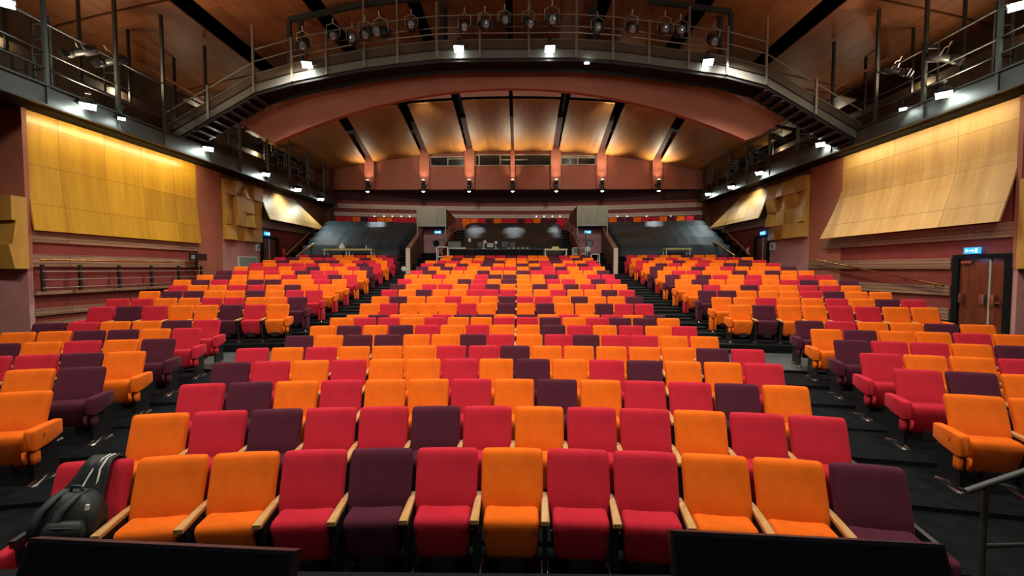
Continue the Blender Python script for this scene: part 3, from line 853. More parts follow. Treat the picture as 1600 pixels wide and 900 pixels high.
def wall_lamp(x, label):
    t = thing('wall_lamp', label, 'lamp', (x, YB - .60, CAMZ + 5.1), 0, 'up and down lamps along the rear wall')
    b = MB(); b.box(-.16, .16, .1, .55, .22, .34); b.box(-.04, .04, .0, .1, -.1, .5); b.build('bracket', M['black'], t)
    for nm, z, s in (('up_light', .46, 1), ('down_light', .0, -1)):
        b = MB(); rs = []
        for q, r in ((-.16, .07), (-.1, .12), (.1, .13), (.12, .12)):
            rs.append([Vector((r * math.cos(a * math.pi / 6), r * math.sin(a * math.pi / 6) * s, z + q * s)) for a in range(12)])
        b.loft(rs); h = b.build(nm, M['black'], t)
        b = MB(); b.add([(.115 * math.cos(a * math.pi / 6), .115 * math.sin(a * math.pi / 6) * s, z + .125 * s) for a in range(12)] , (tuple(range(12)),)); 
        rs = [[Vector((.1 * math.cos(a * math.pi / 6) * k_, .1 * math.sin(a * math.pi / 6) * k_ * s, z + (.12 + q) * s)) for a in range(12)] for q, k_ in ((0, 1), (.04, .8), (.06, .3))]
        b.loft(rs); b.build('lamp_glass', M['lamp_warm'], h)
names = ['leftmost', 'second from the left', 'third from the left', 'middle', 'third from the right', 'second from the right', 'rightmost']
UPW = [170, 150, 330, 360, 430, 520, 420]
for i, xs in enumerate(SRB):
    x = HX + xs
    wall_lamp(x, 'black up-and-down lamp on the rust rear wall, %s of the seven' % names[i])
    light('SPOT', 'uplight', (x, YB - .62, CAMZ + 5.85), UPW[i] * 0.9, (1.0, .86, .62), (x * .99, YB - 1.6, CAMZ + 8.3), .08, spot=110, blend=.9)
    light('SPOT', 'wall_wash', (x, YB - .85, CAMZ + 5.75), 45, (1.0, .72, .5), (x, YB + .2, CAMZ + 7.0), .06, spot=75, blend=.9)
for px in (590, 742, 803, 872, 1020):
    p = atY(px, 352, 27.6)
    xs = min([HX + v for v in SRB], key=lambda v: abs(v - p.x))
    light('SPOT', 'downlight', (p.x, YB - 1.15, CAMZ + 4.95), 420, (.93, 1.0, 1.0), (p.x, YB - 1.45, CAMZ + 2.3), .06, spot=34, blend=.9)
for x in (-7.5, -4.5, -1.5, 1.5, 4.5, 7.5):
    light('SPOT', 'cream_strip_fill', (x, 17.3, CAMZ + 6.7 - .0245 * x * x + .25), 60, NEUT, (x, 19.3, CAMZ + 7.9 - .009 * x * x), .1, spot=105, blend=1.0)  # unseen spots added behind the bulkhead to brighten the cream ceiling strip
for sg in (-1, 1):
    light('SPOT', 'rear_wall_fill', (sg * 4.3, 20.1, CAMZ + 7.5), 820, NEUT, (sg * 5.2, 29.0, CAMZ + 4.9), .2, spot=76, blend=1.0)  # unseen fill added to even out the light on the back wall
    light('SPOT', 'rear_gallery_beam', (sg * 11.5, 23.5, CAMZ + 4.5), 330, (.72, .88, 1.0), (sg * 10.4, 26.6, 4.0), .1, spot=50, blend=.9)

# ------------------------------------------------------------------ lighting galleries along the side walls
def scaffold_lamp(t):
    pass
hang_y = [8.9, 10.95, 12.9, 14.6, 16.6, 18.6, 20.6, 22.6, 24.6, 26.6]
for sg, nm in ((-1, 'left'), (1, 'right')):
    zb = ZB[sg]; xi = 11.75
    t = thing('lighting_gallery', 'long dark steel lighting gallery running above the %s wall panels' % nm, 'gallery')
    b = MB(); sbox(b, sg, xi, 14.94, 5.0, 28.4, zb, zb + .12); b.build('deck', M['blackmatt'], t)
    b = MB(); sbox(b, sg, xi - .03, xi, 5.0, 28.4, zb + .02, zb + .52); b.build('kick_plate', M['grey'], t)
    b = MB(); sbox(b, sg, 12.9, 12.95, 5.0, 28.4, zb + .12, zb + 1.5); b.build('inner_panel', M['gal_back'], t)
    b = MB(); sbox(b, sg, xi - .09, xi, 5.0, 28.4, zb, zb + .05); sbox(b, sg, xi - .09, xi, 5.0, 28.4, zb + .50, zb + .55); b.build('edge_beam', M['grey_dark'], t)
    for y in hang_y:
        b = MB(); zt = CAMZ + hfront(12, y) if y < 17 else CAMZ + min(hrear(12, y), 6.9)
        b.box(*(sorted((sg*(xi+.02), sg*(xi-.06)))), y - .04, y + .04, zb, zt); b.build('hanger', M['grey'], t)
        b = MB(); sbox(b, sg, 13.3, 13.36, y + .5, y + .58, zb, zt); b.build('hanger', M['grey_dark'], t)
    for z in (.95, 1.35):
        b = MB(); b.tube([(sg*xi, 5, zb + z), (sg*xi, 28.4, zb + z)], .022, 6); b.build('rail', M['grey'], t)
    b = MB(); b.tube([(sg*(xi+.05), 5, zb + 2.1), (sg*(xi+.05), 28.4, zb + 2.1)], .03, 6); b.build('fixture_bar', M['grey'], t)
    # ladder frames, ducting and cable trays in the gallery
    for y in (11.6, 13.6, 19.4, 23.4, 25.6):
        b = MB()
        for dx in (0, .45): b.box(*(sorted((sg*(12.3+dx), sg*(12.34+dx)))), y, y + .05, zb + .1, zb + 2.6)
        for q in range(6): b.box(*(sorted((sg*12.3, sg*12.79))), y, y + .04, zb + .4 + q * .4, zb + .43 + q * .4)
        b.build('frame', M['grey'], t)
    b = MB(); sbox(b, sg, 13.7, 14.2, 5.0, 28.0, zb + 1.7, zb + 2.1); b.build('duct', M['gal_back'], t)
    b = MB(); sbox(b, sg, 13.9, 14.2, 5.0, 28.0, zb + .9, zb + .98); b.build('cable_tray', M['grey_dark'], t)
    # strip lights tucked under the deck that graze the veneer
    light('AREA', 'cove_light', (sg * (xi + .16), 14.0, zb - .05), 62 if sg < 0 else 50, (1.0, .86, .50), (sg * 12.75, 14.0, zb - 1.4), 5.6, .10)
    light('SPOT', 'cove_lamp', (sg * (xi + .1), 22.6, zb - .1), 60, (1.0, .95, .75), (sg * 12.5, 22.8, zb - 1.3), .1, spot=130, blend=.8)

def flood(p, sg, label, power, col, small=False, aim=None, group=None):
    """flood lamp with a hooded square face, hung on a gallery or bridge edge"""
    p = Vector(p)
    aim = Vector(aim) if aim is not None else p + Vector((-sg * 1.0, -1.6, -1.2))
    t = thing('floodlight', label, 'floodlight', p, 0, group)
    q = (aim - p).to_track_quat('-Z', 'Y').to_matrix().to_4x4()
    s = .7 if small else 1.3
    b = MB(); b.loft([[q @ Vector((x * k_ * s, y * k_ * s, z * s)) for x, y in ((-.14,-.10),(.14,-.10),(.14,.10),(-.14,.10))] for k_, z in ((.55,.16),(1,.02),(1,-.02))], 0, False)
    b.build('housing', M['black'], t)
    b = MB(); b.loft([[q @ Vector((x * k_ * s, y * k_ * s, z * s)) for x, y in ((-.125,-.085),(.125,-.085),(.125,.085),(-.125,.085))] for k_, z in ((1,-.021),(.96,-.028))], 0, False)
    b.build('lamp_face', M['lamp_small'] if small else M['lamp'], t)
    b = MB(); b.tube([(0, 0, .12), (0, .02, .34)], .015, 6); b.box(-.05, .05, -.03, .07, .32, .36); b.build('bracket', M['black'], t)
    d = (aim - p).normalized()
    light('SPOT', 'flood_beam', p + d * .06, power, col, aim, .09, spot=150, blend=.5)
GL = [(6,3,0,'in the top left corner of the view'),(137,165,11.0,'low down above the big veneer panel'),(190,185,0,'the small one next to the largest glow'),(325,232,0,'just behind the bridge stair'),(415,272,0,'above the relief blocks'),(465,296,0,'second from the rear wall'),(501,311,0,'nearest the rear wall')]
for i, (px, py, y, w_) in enumerate(GL):
    p = atX(px, py, -11.6)
    flood(p, -1, 'bright floodlight on the left gallery edge, ' + w_, 30 if i == 2 else 150, COOL, i == 2, (p.x + .9, p.y - 1.0, p.z - 2.6), 'floodlights on the left gallery')
    light('POINT', 'flood_spill', (p.x + .16, p.y + .1, p.z + .02), (3 if i == 2 else 16), COOL, size=.05)
GR_ = [(1592,8,'in the top right corner of the view'),(1475,147,'low down above the big veneer panel'),(1411,170,'the small one next to the largest glow'),(1283,225,'just behind the bridge stair'),(1187,270,'above the relief blocks'),(1143,292,'second from the rear wall'),(1107,303,'nearest the rear wall')]
for i, (px, py, w_) in enumerate(GR_):
    p = atX(px, py, 11.6)
    flood(p, 1, 'bright floodlight on the right gallery edge, ' + w_, 30 if i == 2 else 150, COOL, i == 2, (p.x - .9, p.y - 1.0, p.z - 2.6), 'floodlights on the right gallery')
    light('POINT', 'flood_spill', (p.x - .16, p.y + .1, p.z + .02), (3 if i == 2 else 16), COOL, size=.05)

# ------------------------------------------------------------------ arched lighting bridge
YG = 15.4
BP = [(260,225),(400,144),(457,128),(515,116),(570,106),(627,98.7),(683,92.5),(750,91),(820,90.7),(900,90),(957,94),(1015,101),(1075,109),(1135,117),(1196,133),(1345,222)]
bp = [atY(px, py, YG) for px, py in BP]
t = thing('lighting_bridge', 'arched grey steel lighting bridge crossing the hall under the ceiling', 'bridge')
def ribbon(pts, za, zb, ya, yb, mi=0, mb=None):
    mb = mb or MB(); vs = []
    for p in pts: vs += [(p.x, ya, p.z + za), (p.x, yb, p.z + za), (p.x, yb, p.z + zb), (p.x, ya, p.z + zb)]
    fs = []
    for i in range(len(pts) - 1):
        a = 4 * i; b = a + 4
        fs += [(a, b, b+3, a+3), (a+1, a+2, b+2, b+1), (a, a+1, b+1, b), (a+3, b+3, b+2, a+2)]
    n = 4 * (len(pts) - 1); fs += [(0,3,2,1), (n, n+1, n+2, n+3)]
    mb.add(vs, fs, mi); return mb
ribbon(bp, 0, .10, YG, YG + .95).build('deck', M['blackmatt'], t)
ribbon(bp, 0, .26, YG - .03, YG).build('kick_plate', M['grey_l'], t)
ribbon(bp, .29, .60, YG - .02, YG + .01).build('infill_panel', M['gal_back'], t)
ribbon(bp, .59, .63, YG - .04, YG + .02).build('edge_beam', M['grey_l'], t)
ribbon(bp, .30, .33, YG - .04, YG - .01).build('edge_beam', M['grey_dark'], t)
ribbon(bp, -.10, .02, YG + .02, YG + .08).build('girder', M['black'], t)
ribbon(bp, -.10, .02, YG + .85, YG + .93).build('girder', M['black'], t)
mid_pts = bp[1:-1]
for h, m in ((1.05, 'pipe'), (1.45, 'pipe')):
    b = MB(); b.tube([(p.x, YG - .02, p.z + h) for p in (mid_pts if h > 1.2 else bp)], .02, 6); b.build('rail', M[m], t)
b = MB(); b.tube([(p.x, YG - .1, p.z + .80) for p in mid_pts[1:-1]], .026, 6); b.build('fixture_bar', M['pipe'], t)
b = MB(); b.tube([(p.x, YG + .9, p.z + 1.1) for p in bp], .02, 6); b.build('rail', M['grey_dark'], t)
posts = [(325,None,1.15),(397,None,2.3),(457,None,1.5),(511,None,1.5),(570,None,2.4),(622,None,2.3),(683,None,1.9),(750,None,1.4),(826,None,1.9),(900,None,1.9),(957,None,2.2),(1013,None,1.5),(1075,None,2.1),(1135,None,1.6),(1196,None,2.3),(1275,None,1.2)]
def bridge_z(x):
    for a, c in zip(bp, bp[1:]):
        if a.x <= x <= c.x: return a.z + (c.z - a.z) * (x - a.x) / (c.x - a.x)
    return bp[0].z
for px, _, h in posts:
    x = atY(px, 120, YG).x; z = bridge_z(x)
    b = MB(); b.box(x - .035, x + .035, YG - .07, YG - .0, z, z + h); b.build('post', M['pipe'], t)
for px in (451, 690, 930, 1143):      # portal frames carrying the bridge
    x = atY(px, 80, YG).x; z = bridge_z(x); b = MB()
    b.box(x - .07, x + .07, YG + .02, YG + .12, z + .2, z + 2.15); b.box(x - .07, x + .07, YG + .85, YG + .95, z + .2, z + 3.2); b.build('portal_post', M['grey_dark'], t)
for a_, c_ in ((451, 570), (570, 690), (1013, 1143)):
    xa_, xb_ = atY(a_, 80, YG).x, atY(c_, 80, YG).x
    b = MB(); za_, zb_ = bridge_z(xa_) + 2.2, bridge_z(xb_) + 2.2
    b.hexa([(xa_,YG,za_-.1),(xb_,YG,zb_-.1),(xb_,YG+.12,zb_-.1),(xa_,YG+.12,za_-.1),(xa_,YG,za_+.06),(xb_,YG,zb_+.06),(xb_,YG+.12,zb_+.06),(xa_,YG+.12,za_+.06)]); b.build('top_beam', M['grey_dark'], t)
for (pa, pc) in ((bp[0], bp[1]), (bp[-1], bp[-2])):      # stair treads under the sloping ends
    n = 11
    for i in range(n):
        q = (i + .5) / n; x = pa.x + (pc.x - pa.x) * q; z = pa.z + (pc.z - pa.z) * q
        b = MB(); b.box(x - .16, x + .16, YG + .04, YG + .9, z - .09, z - .05); b.build('tread', M['grey_dark'], t)
# bridge floodlights
for px, py, w_, s in ((480,101,'first from the left',0),(717,76,'second from the left',0),(859,76,'third from the left, right of the middle',0),(1106,97,'rightmost',0),(917,97,'small one under the deck',1)):
    p = atY(px, py, YG - .22) if not s else atY(px, py, YG + .2)
    flood(p, 0, 'dazzling floodlight on the arched bridge, ' + w_, 60 if s else 420, COOL, bool(s), (p.x * .85, 8.0, 1.0), 'floodlights on the bridge')
    light('POINT', 'flood_spill', (p.x, YG - .12, p.z - .1), 3 if s else 16, COOL, size=.05)
def spot_proto():
    pass
SM = {}
def stage_light(p, yaw, pitch, label, scale=1.0):
    t = thing('stage_light', label, 'stage light', p, 0, 'stage lights hung on the bridge')
    Rm = Matrix.Rotation(yaw, 4, 'Z') @ Matrix.Rotation(pitch, 4, 'X')
    t.rotation_euler = (pitch, 0, yaw); t.scale = (scale,) * 3
    if not SM:
        def cyl(prof, n=12):
            b = MB(); b.loft([[Vector((r * math.cos(a * 2 * math.pi / n), y, r * math.sin(a * 2 * math.pi / n))) for a in range(n)] for y, r in prof]); return b
        SM['body'] = cyl(((.32,.07),(.30,.12),(.02,.135),(-.02,.10),(-.26,.10))).mesh('body', M['lampblack'])
        SM['barrel'] = cyl(((-.26,.11),(-.34,.125),(-.36,.125),(-.362,.10))).mesh('barrel', M['grey'])
        SM['lens'] = cyl(((-.355,.10),(-.375,.085),(-.385,.04))).mesh('lens', M['lens'])
        y = MB(); y.tube([(-.16,0,0),(-.17,0,.22),(0,0,.30),(.17,0,.22),(.16,0,0)], .014, 6); y.tube([(0,0,.3),(0,0,.42)], .02, 6); SM['yoke'] = y.mesh('yoke', M['pipe'])
        d = MB(); 
        for s_ in (-1,): d.hexa([(s_*.13-.01,-.5,-.10),(s_*.13+.01,-.5,-.10),(s_*.11+.01,-.36,-.09),(s_*.11-.01,-.36,-.09),(s_*.13-.01,-.5,.10),(s_*.13+.01,-.5,.10),(s_*.11+.01,-.36,.09),(s_*.11-.01,-.36,.09)])
        SM['barn_door'] = d.mesh('barn_door', M['black'])
        d2 = MB(); d2.add([(-v[0], v[1], v[2]) for v in d.v], [f[::-1] for f in d.f]); SM['barn_door2'] = d2.mesh('barn_door', M['black'])
    for k_ in ('body', 'barrel', 'lens', 'yoke', 'barn_door'): obj(k_, SM[k_], t)
    obj('barn_door', SM['barn_door2'], t)
SLP = [(475,68,.3),(521,56,.35),(551,62,.3),(571,52,.3),(597,50,-.1),(643,42,.2),(726,40,.1),(756,38,.25),(788,35,.1),(825,35,.2),(862,32,0),(933,46,-.1),(986,43,-.1),(1037,45,-.15),(1062,50,-.2),(1113,62,-.2)]
for i, (px, py, yw) in enumerate(SLP):
    p = atY(px, py, YG - .25)
    lab = 'black stage light on the arched bridge, ' + (ORD[i] + ' from the left' if i < 8 else ORD[15 - i] + ' from the right')
    stage_light(p, yw, R_(34 - 8 * (i % 3)), lab, 1.25 if i not in (4, 10) else 1.45)
# black lamps on the two galleries
for sg, lst in ((-1, ((130,80),(178,95),(398,222),(430,240),(462,262))), (1, ((1470,90),(1395,110),(1215,215),(1180,236),(1145,262)))):
    for i, (px, py) in enumerate(lst):
        p = atX(px, py, sg * 11.9)
        stage_light(p, sg * .6, R_(30), 'dark stage light hung in the %s gallery, %s from the stage' % ('left' if sg < 0 else 'right', ORD[i]))

# ------------------------------------------------------------------ draped rear seating
def drape(xl0, xl1, xr0, xr1, y_front, y_back, label, mat_l, name='dust_sheet', taper=0.0):
    """black cloth laid over four rows of seats, falling to the floor in front;
    xl0/xl1: left edge at front/back, xr0/xr1: right edge at front/back"""
    prof = []
    nrow = 5
    for k in range(nrow):
        q = k / (nrow - 1)
        y = y_front + (y_back - y_front) * (k + .1) / nrow; z = 3.72 + .37 * k + (.12 if k == 0 else .2)
        prof.append((y, z, k)); prof.append((y + (y_back - y_front) * .62 / nrow, z + .05, k)); 
    prof = [(y_front - .22, 2.76, 0), (y_front - .14, 3.3, 0), (y_front - .03, 3.72, 0)] + prof
    nx = 40; mb = MB(); vs = []
    yb_ = prof[-1][0]
    rnd = random.Random(sum(map(ord, label)))
    ph = [rnd.uniform(0, 6.28) for _ in range(6)]
    for j, (y, z, k) in enumerate(prof):
        q = max(0, min(1, (y - y_front) / (y_back - y_front)))
        a = xl0 + (xl1 - xl0) * q; b = xr0 + (xr1 - xr0) * q
        for i in range(nx + 1):
            t = i / nx; x = a + (b - a) * t
            w = .035 * math.sin(x * 3.1 + ph[0] + k) + .02 * math.sin(x * 7.3 + ph[1] + 2 * k)
            arc = (x - X0) ** 2 / 90
            sag = -.05 * abs(math.sin(x * math.pi / .54))
            dz = sag if j >= 3 else 0
            edge = max(0, 1 - min(t, 1 - t) * nx / 1.5) * .16
            vs.append((x, y - arc + w * (1.4 if j < 3 else .8), z + dz * .6 + w * .4 - (edge if j >= 3 else 0)))
    n = nx + 1; fs = []
    for j in range(len(prof) - 1):
        for i in range(nx):
            fs.append((j*n+i, j*n+i+1, (j+1)*n+i+1, (j+1)*n+i))
    # skirts at both sides down to the tiers
    mb.add(vs, fs, 0, True)
    for i in (0, nx):
        sk = []
        for j, (y, z, k) in enumerate(prof):
            v = vs[j*n+i]; sk.append(v); sk.append((v[0] + (-.05 if i == 0 else .05), v[1], max(2.74, v[2] - .95)))
        mb.add(sk, [(2*j, 2*j+2, 2*j+3, 2*j+1) for j in range(len(prof) - 1)], 0, True)
    o = mb.build(name, M[mat_l])
    md = o.modifiers.new('thickness', 'SOLIDIFY'); md.thickness = .012
    return tag(o, label, 'dust sheet', 'cloths over the rear seats')
YD0, YD1 = 25.5, 28.75
dl = drape(-11.8, -11.8, -6.75, -6.4, YD0, YD1, 'black cloth over the left rear seats, grey-blue where the light falls', 'drape_lit')
dc = drape(-3.35, -3.25, 2.75, 2.75, YD0 - .1, YD1, 'black cloth over the middle rear seats behind the control desks', 'drape')
dr = drape(5.85, 5.6, 11.6, 11.4, YD0, YD1, 'black cloth over the right rear seats, grey-blue at its outer end', 'drape_lit')

# ------------------------------------------------------------------ stair openings with pale boxes
for sg, xa, xb in ((-1, -5.62, -3.96), (1, 3.36, 5.10)):
    nm = 'left' if sg < 0 else 'right'
    zt0, zt1 = (4.82, 5.83) if sg < 0 else (4.84, 5.98)
    t = thing('stair_hood', 'pale grey-green plywood box over the %s stair opening at the rear' % nm, 'stair hood')
    b = MB(); b.box(xa, xb, 24.5, 24.56, zt0, zt1); b.build('front_panel', M['ply'], t)
    for x in (xa + .02, xb - .08):
        b = MB(); b.hexa([(x,24.56,zt0),(x+.06,24.56,zt0),(x+.06,28.3,zt0+.5),(x,28.3,zt0+.5),(x,24.56,zt1),(x+.06,24.56,zt1),(x+.06,28.3,zt1-.1),(x,28.3,zt1-.1)]); b.build('side_panel', M['brown'], t)
    b = MB(); b.hexa([(xa+.02,24.56,zt1-.06),(xb-.02,24.56,zt1-.06),(xb-.02,28.3,zt1-.16),(xa+.02,28.3,zt1-.16),(xa+.02,24.56,zt1),(xb-.02,24.56,zt1),(xb-.02,28.3,zt1-.1),(xa+.02,28.3,zt1-.1)]); b.build('top_panel', M['brown'], t)
    b = MB(); b.box(xa+.08, xb-.08, 24.56, 28.2, zt0 + .0, zt0 + .04); b.build('soffit', M['blackmatt'], t)
    for x in (xa + .01, xb - .05):
        b = MB(); b.box(x, x + .04, 24.5, 24.54, FL[21], zt0); b.build('corner_post', M['frame_grey'], t)
    # back wall and door of the opening
    w = MB(); w.box(xa, xb, 25.9, 26.0, FL[21] - .2, zt0 + .1); trim(w, M['rose'])
    dx0 = xa + .45 if sg < 0 else xa + .55
    d = MB(); d.box(dx0, dx0 + .85, 25.84, 25.9, FL[21], 4.3)
    o = struct(d.build('door_%d' % (4 if sg < 0 else 5), M['rose']))
    b = MB(); cx, cz = dx0 + .40, 4.0 - .05
    rs = [[Vector((cx + r * math.cos(a * math.pi / 10), y, cz + r * math.sin(a * math.pi / 10))) for a in range(20)] for r, y in ((.21, 25.85), (.21, 25.81), (.16, 25.81), (.16, 25.835))]
    b.loft(rs[::-1], 0, False); b.build('porthole_frame', M['black'], o)
    b = MB(); b.add([(cx + .16 * math.cos(a * math.pi / 10), 25.83, cz + .16 * math.sin(a * math.pi / 10)) for a in range(20)], (tuple(reversed(range(20))),)); b.build('porthole_glass', M['glass'] if sg < 0 else M['lens'], o)
    # parapets each side of the opening
    for k_, x in enumerate((xa, xb)):
        inner = (k_ == 1) == (sg < 0)
        y0 = 22.55 if not inner else 23.0
        lab = ('brown timber parapet with pale end post outside the %s rear stair' if not inner else 'thin timber parapet on the inner side of the %s rear stair') % nm
        pt = thing('stair_parapet', lab, 'parapet')
        zl = FL[20]; zf = 3.45 if not inner else 3.5; zb_ = 5.0 if inner else 4.8
        hw = .09 if not inner else .05
        ye = 27.6 if inner else 25.9
        b = MB(); b.hexa([(x-hw,y0,zl),(x+hw,y0,zl),(x+hw,ye,2.9),(x-hw,ye,2.9),(x-hw,y0,zf),(x+hw,y0,zf),(x+hw,ye,zb_),(x-hw,ye,zb_)]); b.build('panel', M['brown'] if not inner else M['redwall'], pt)
        b = MB(); c = hw + .03; b.hexa([(x-c,y0,zf),(x+c,y0,zf),(x+c,ye,zb_),(x-c,ye,zb_),(x-c,y0,zf+.07),(x+c,y0,zf+.07),(x+c,ye,zb_+.07),(x-c,ye,zb_+.07)]); b.build('cap_rail', M['plank'], pt)
        if not inner:
            b = MB(); b.box(x - .11, x + .11, y0 - .08, y0, zl, zf + .06); b.build('end_post', M['cream'], pt)
        else:
            b = MB(); b.tube([(x, y0 + .1, zf + .35), (x, ye, zb_ + .35)], .03, 6); b.build('handrail', M['plank'], pt)
    # stairs climbing beside the box
    st = MB()
    side = -1 if sg < 0 else 1
    xo = xa if sg < 0 else xb
    x0s, x1s = sorted((xo + side * .1, xo + side * 1.05))
    for i in range(12):
        y = 23.6 + i * .42; z = 2.6 + i * .19
        st.box(x0s, x1s, y, y + .45, z - .2, z, 0); st.box(x0s, x1s, y - .004, y + .03, z - .012, z + .004, 1)
    trim(st, [M['riser'], M['nosing']])
    st = MB(); xi_ = xb if sg < 0 else xa
    x0s, x1s = sorted((xi_ - side * .08, xi_ - side * .62))
    for i in range(12):
        y = 23.9 + i * .40; z = 2.75 + i * .2
        st.box(x0s, x1s, y, y + .43, z - .2, z, 0); st.box(x0s, x1s, y - .004, y + .03, z - .012, z + .004, 1)
    trim(st, [M['riser'], M['nosing']])
# small lights along the rear board
for i, px in enumerate((585, 600, 613, 627, 640, 838, 850, 863, 875, 965, 980, 1010, 1048)):
    d = ray(px, 338); lo, hi = 20, 33
    for _ in range(40):
        m_ = (lo + hi) / 2; p = CO + d * (m_ / d.y)
        if p.y < 30.7 - (p.x - X0) ** 2 / 82 - .08: lo = m_
        else: hi = m_
    b = MB(); b.box(p.x - .02, p.x + .02, p.y - .02, p.y + .01, p.z - .018, p.z + .018)
    tag(b.build('marker_light', M['lamp_warm']), 'tiny marker light on the pale board behind the last row, %s from the left' % (ORD[i]), 'marker light', 'marker lights behind the last row')

# ------------------------------------------------------------------ control desks and gear on the rear cross aisle
ZR = 2.72
def table(x0, x1, y, zt, label, d=.6, legs=(0, 1), m='table', zf=None):
    zf = ZR if zf is None else zf
    t = thing('folding_table', label, 'table', ((x0 + x1) / 2, y, zf)); hw = (x1 - x0) / 2
    b = MB(); b.box(-hw, hw, -d/2, d/2, zt - zf - .09, zt - zf); b.build('table_top', M[m], t)
    for q in legs:
        for yy in (-d/2 + .05, d/2 - .09):
            x = -hw + .06 + (2 * hw - .12) * q
            b = MB(); b.box(x - .025, x + .025, yy, yy + .04, 0, zt - zf - .09); b.build('leg', M['white'], t)
    return t
p0 = atY(508, 389, 23.6); p1 = atY(584, 389, 23.6)
table(p0.x, p1.x, 23.6, p0.z, 'long pale yellow table in front of the left draped seats', legs=(0, .47, .53, 1))
q0 = atY(1037, 388, 23.6); q1 = atY(1077, 388, 23.6)
table(q0.x, q1.x, 23.6, q0.z, 'short pale yellow table in front of the right draped seats')
r0 = atY(850, 389, 23.9); r1 = atY(886, 389, 23.9)
table(r0.x, r1.x, 23.9, r0.z, 'short pale yellow table at the right end of the control desks')
b = MB(); b.box(-.12, .25, -.12, .12, -.22, -.10); o = b.build('paper_stack', M['table']); o.location = (r0.x + .55, 23.9, r0.z + .0 + .0)
o.location.z = r0.z - .0; tag(o, 'pale stack of papers at the short table right of the control desks', 'papers'); o.location.z = r0.z + .10 + .0 - .0 + .12
# things on the left table
t = thing('carrier_bag', 'crumpled white bag on the long pale yellow table', 'bag', (atY(535, 386, 23.6).x, 23.6, p0.z))
b = MB(); rs = [[Vector((r * math.cos(a*math.pi/5) * (1 + .2*math.sin(3*a)), r * .7 * math.sin(a*math.pi/5), z)) for a in range(10)] for z, r in ((0,.14),(.08,.18),(.18,.12),(.30,.05))]; b.loft(rs); b.build('sack', M['white'], t)
b = MB(); b.tube([(-.05,0,.28),(-.08,0,.38),(.02,0,.42),(.05,0,.28)], .012, 6); b.build('handle', M['white'], t)
t = thing('tripod_head', 'small dark device standing on the long pale yellow table', 'device', (atY(565, 386, 23.6).x, 23.6, p0.z))
b = MB(); b.box(-.17,.17,-.1,.1,0,.16); b.build('housing', M['black'], t)
b = MB(); b.tube([(0,0,.16),(.03,0,.34)], .03, 6); b.build('stem', M['black'], t)
b = MB(); b.box(.22,.27,-.03,.03,.0,.18); b.build('white_tip', M['white'], t)
# control desk row
cx0 = atY(703, 390, 23.8).x; cx1 = atY(848, 390, 23.8).x; zd = atY(760, 389, 23.8).z
n = 4; wd = (cx1 - cx0) / n
for i in range(n):
    a = cx0 + wd * i
    t = thing('control_desk', 'black-skirted control desk behind the last centre row, %s from the left' % ORD[i], 'desk', (a + wd/2, 23.8, ZR), 0, 'black control desks')
    b = MB(); b.box(-wd/2, wd/2, -.38, .38, zd - ZR - .05, zd - ZR); b.build('desk_top', M['black'], t)
    b = MB(); rs = []
    for k_ in range(9):
        x = -wd/2 + .01 + (wd - .02) * k_ / 8; yy = -.36 + .02 * (k_ % 2)
        rs.append([Vector((x, yy, 0)), Vector((x, yy, zd-ZR-.05)), Vector((x, yy + .02, zd-ZR-.05)), Vector((x, yy+.02, 0))])
    b.loft(rs, 0, False); b.build('skirt', M['blackmatt'], t)
def on_desk(px, py=389): p = atY(px, py, 23.75); return (p.x, 23.75, zd)
def monitor(px, w, h, label, face='screen_back', rz=0, cat='monitor'):
    t = thing('computer_monitor', label, cat, on_desk(px), rz)
    b = MB(); b.box(-w/2, w/2, 0, .04, .10, .10 + h); b.build('screen', M[face], t)
    b = MB(); b.box(-.03, .03, .03, .06, 0, .2); b.box(-.12, .12, -.05, .12, 0, .015); b.build('stand', M['black'], t)
monitor(752, .42, .26, 'dark monitor on the control desks, left of the white-backed one')
monitor(766, .34, .22, 'pale-backed monitor in the middle of the control desks', 'sign')
monitor(790, .42, .30, 'dark monitor on the control desks, right of the middle')
monitor(800, .38, .26, 'dark monitor on the control desks near its right end')
for px, h, dx, lab in ((733, .58, 0, 'tallest white-headed desk lamp on the left of the control desks'), (756, .46, .03, 'white curved desk lamp left of the pale-backed monitor'), (775, .42, -.03, 'white curved desk lamp right of the pale-backed monitor')):
    t = thing('desk_lamp', lab, 'desk lamp', on_desk(px)); 
    b = MB(); b.box(-.1, .1, -.07, .07, 0, .03); b.tube([(0,0,.02),(-.02,0,h*.4),(.03+dx,0,h*.75)], .018, 6); b.build('stem', M['black'] if px == 733 else M['white'], t)
    b = MB(); rs = [[Vector((dx + .03 + r*math.cos(a*math.pi/5), r*math.sin(a*math.pi/5), z)) for a in range(10)] for z, r in ((h*.62,.04),(h*.72,.085),(h*.88,.09),(h,.045))]; b.loft(rs); b.build('shade', M['white'], t)
t = thing('mixing_console', 'low black mixing console with small pale keys right of the monitors', 'mixing desk', on_desk(808))
b = MB(); b.hexa([(-.65,-.25,0),(.65,-.25,0),(.65,.25,0),(-.65,.25,0),(-.65,-.25,.06),(.65,-.25,.06),(.65,.25,.16),(-.65,.25,.16)]); b.build('body', M['black'], t)
for k_ in range(5):
    b = MB(); x = -.5 + k_ * .25; b.box(x, x + .12, -.262, -.25, .015, .045); b.build('key_strip', M['white'], t)
t = thing('paper_sheet', 'white sheets leaning at the left end of the control desks', 'papers', on_desk(722))
b = MB(); b.hexa([(-.26,-.1,0),(.2,-.1,0),(.2,.1,0),(-.26,.1,0),(-.22,-.08,.05),(.18,-.08,.05),(.18,.12,.1),(-.22,.12,.07)]); b.build('sheet', M['white'], t)
t = thing('equipment_case', 'grey-green equipment case standing at the left end of the control desks', 'case', (atY(710, 390, 23.9).x, 24.3, ZR))
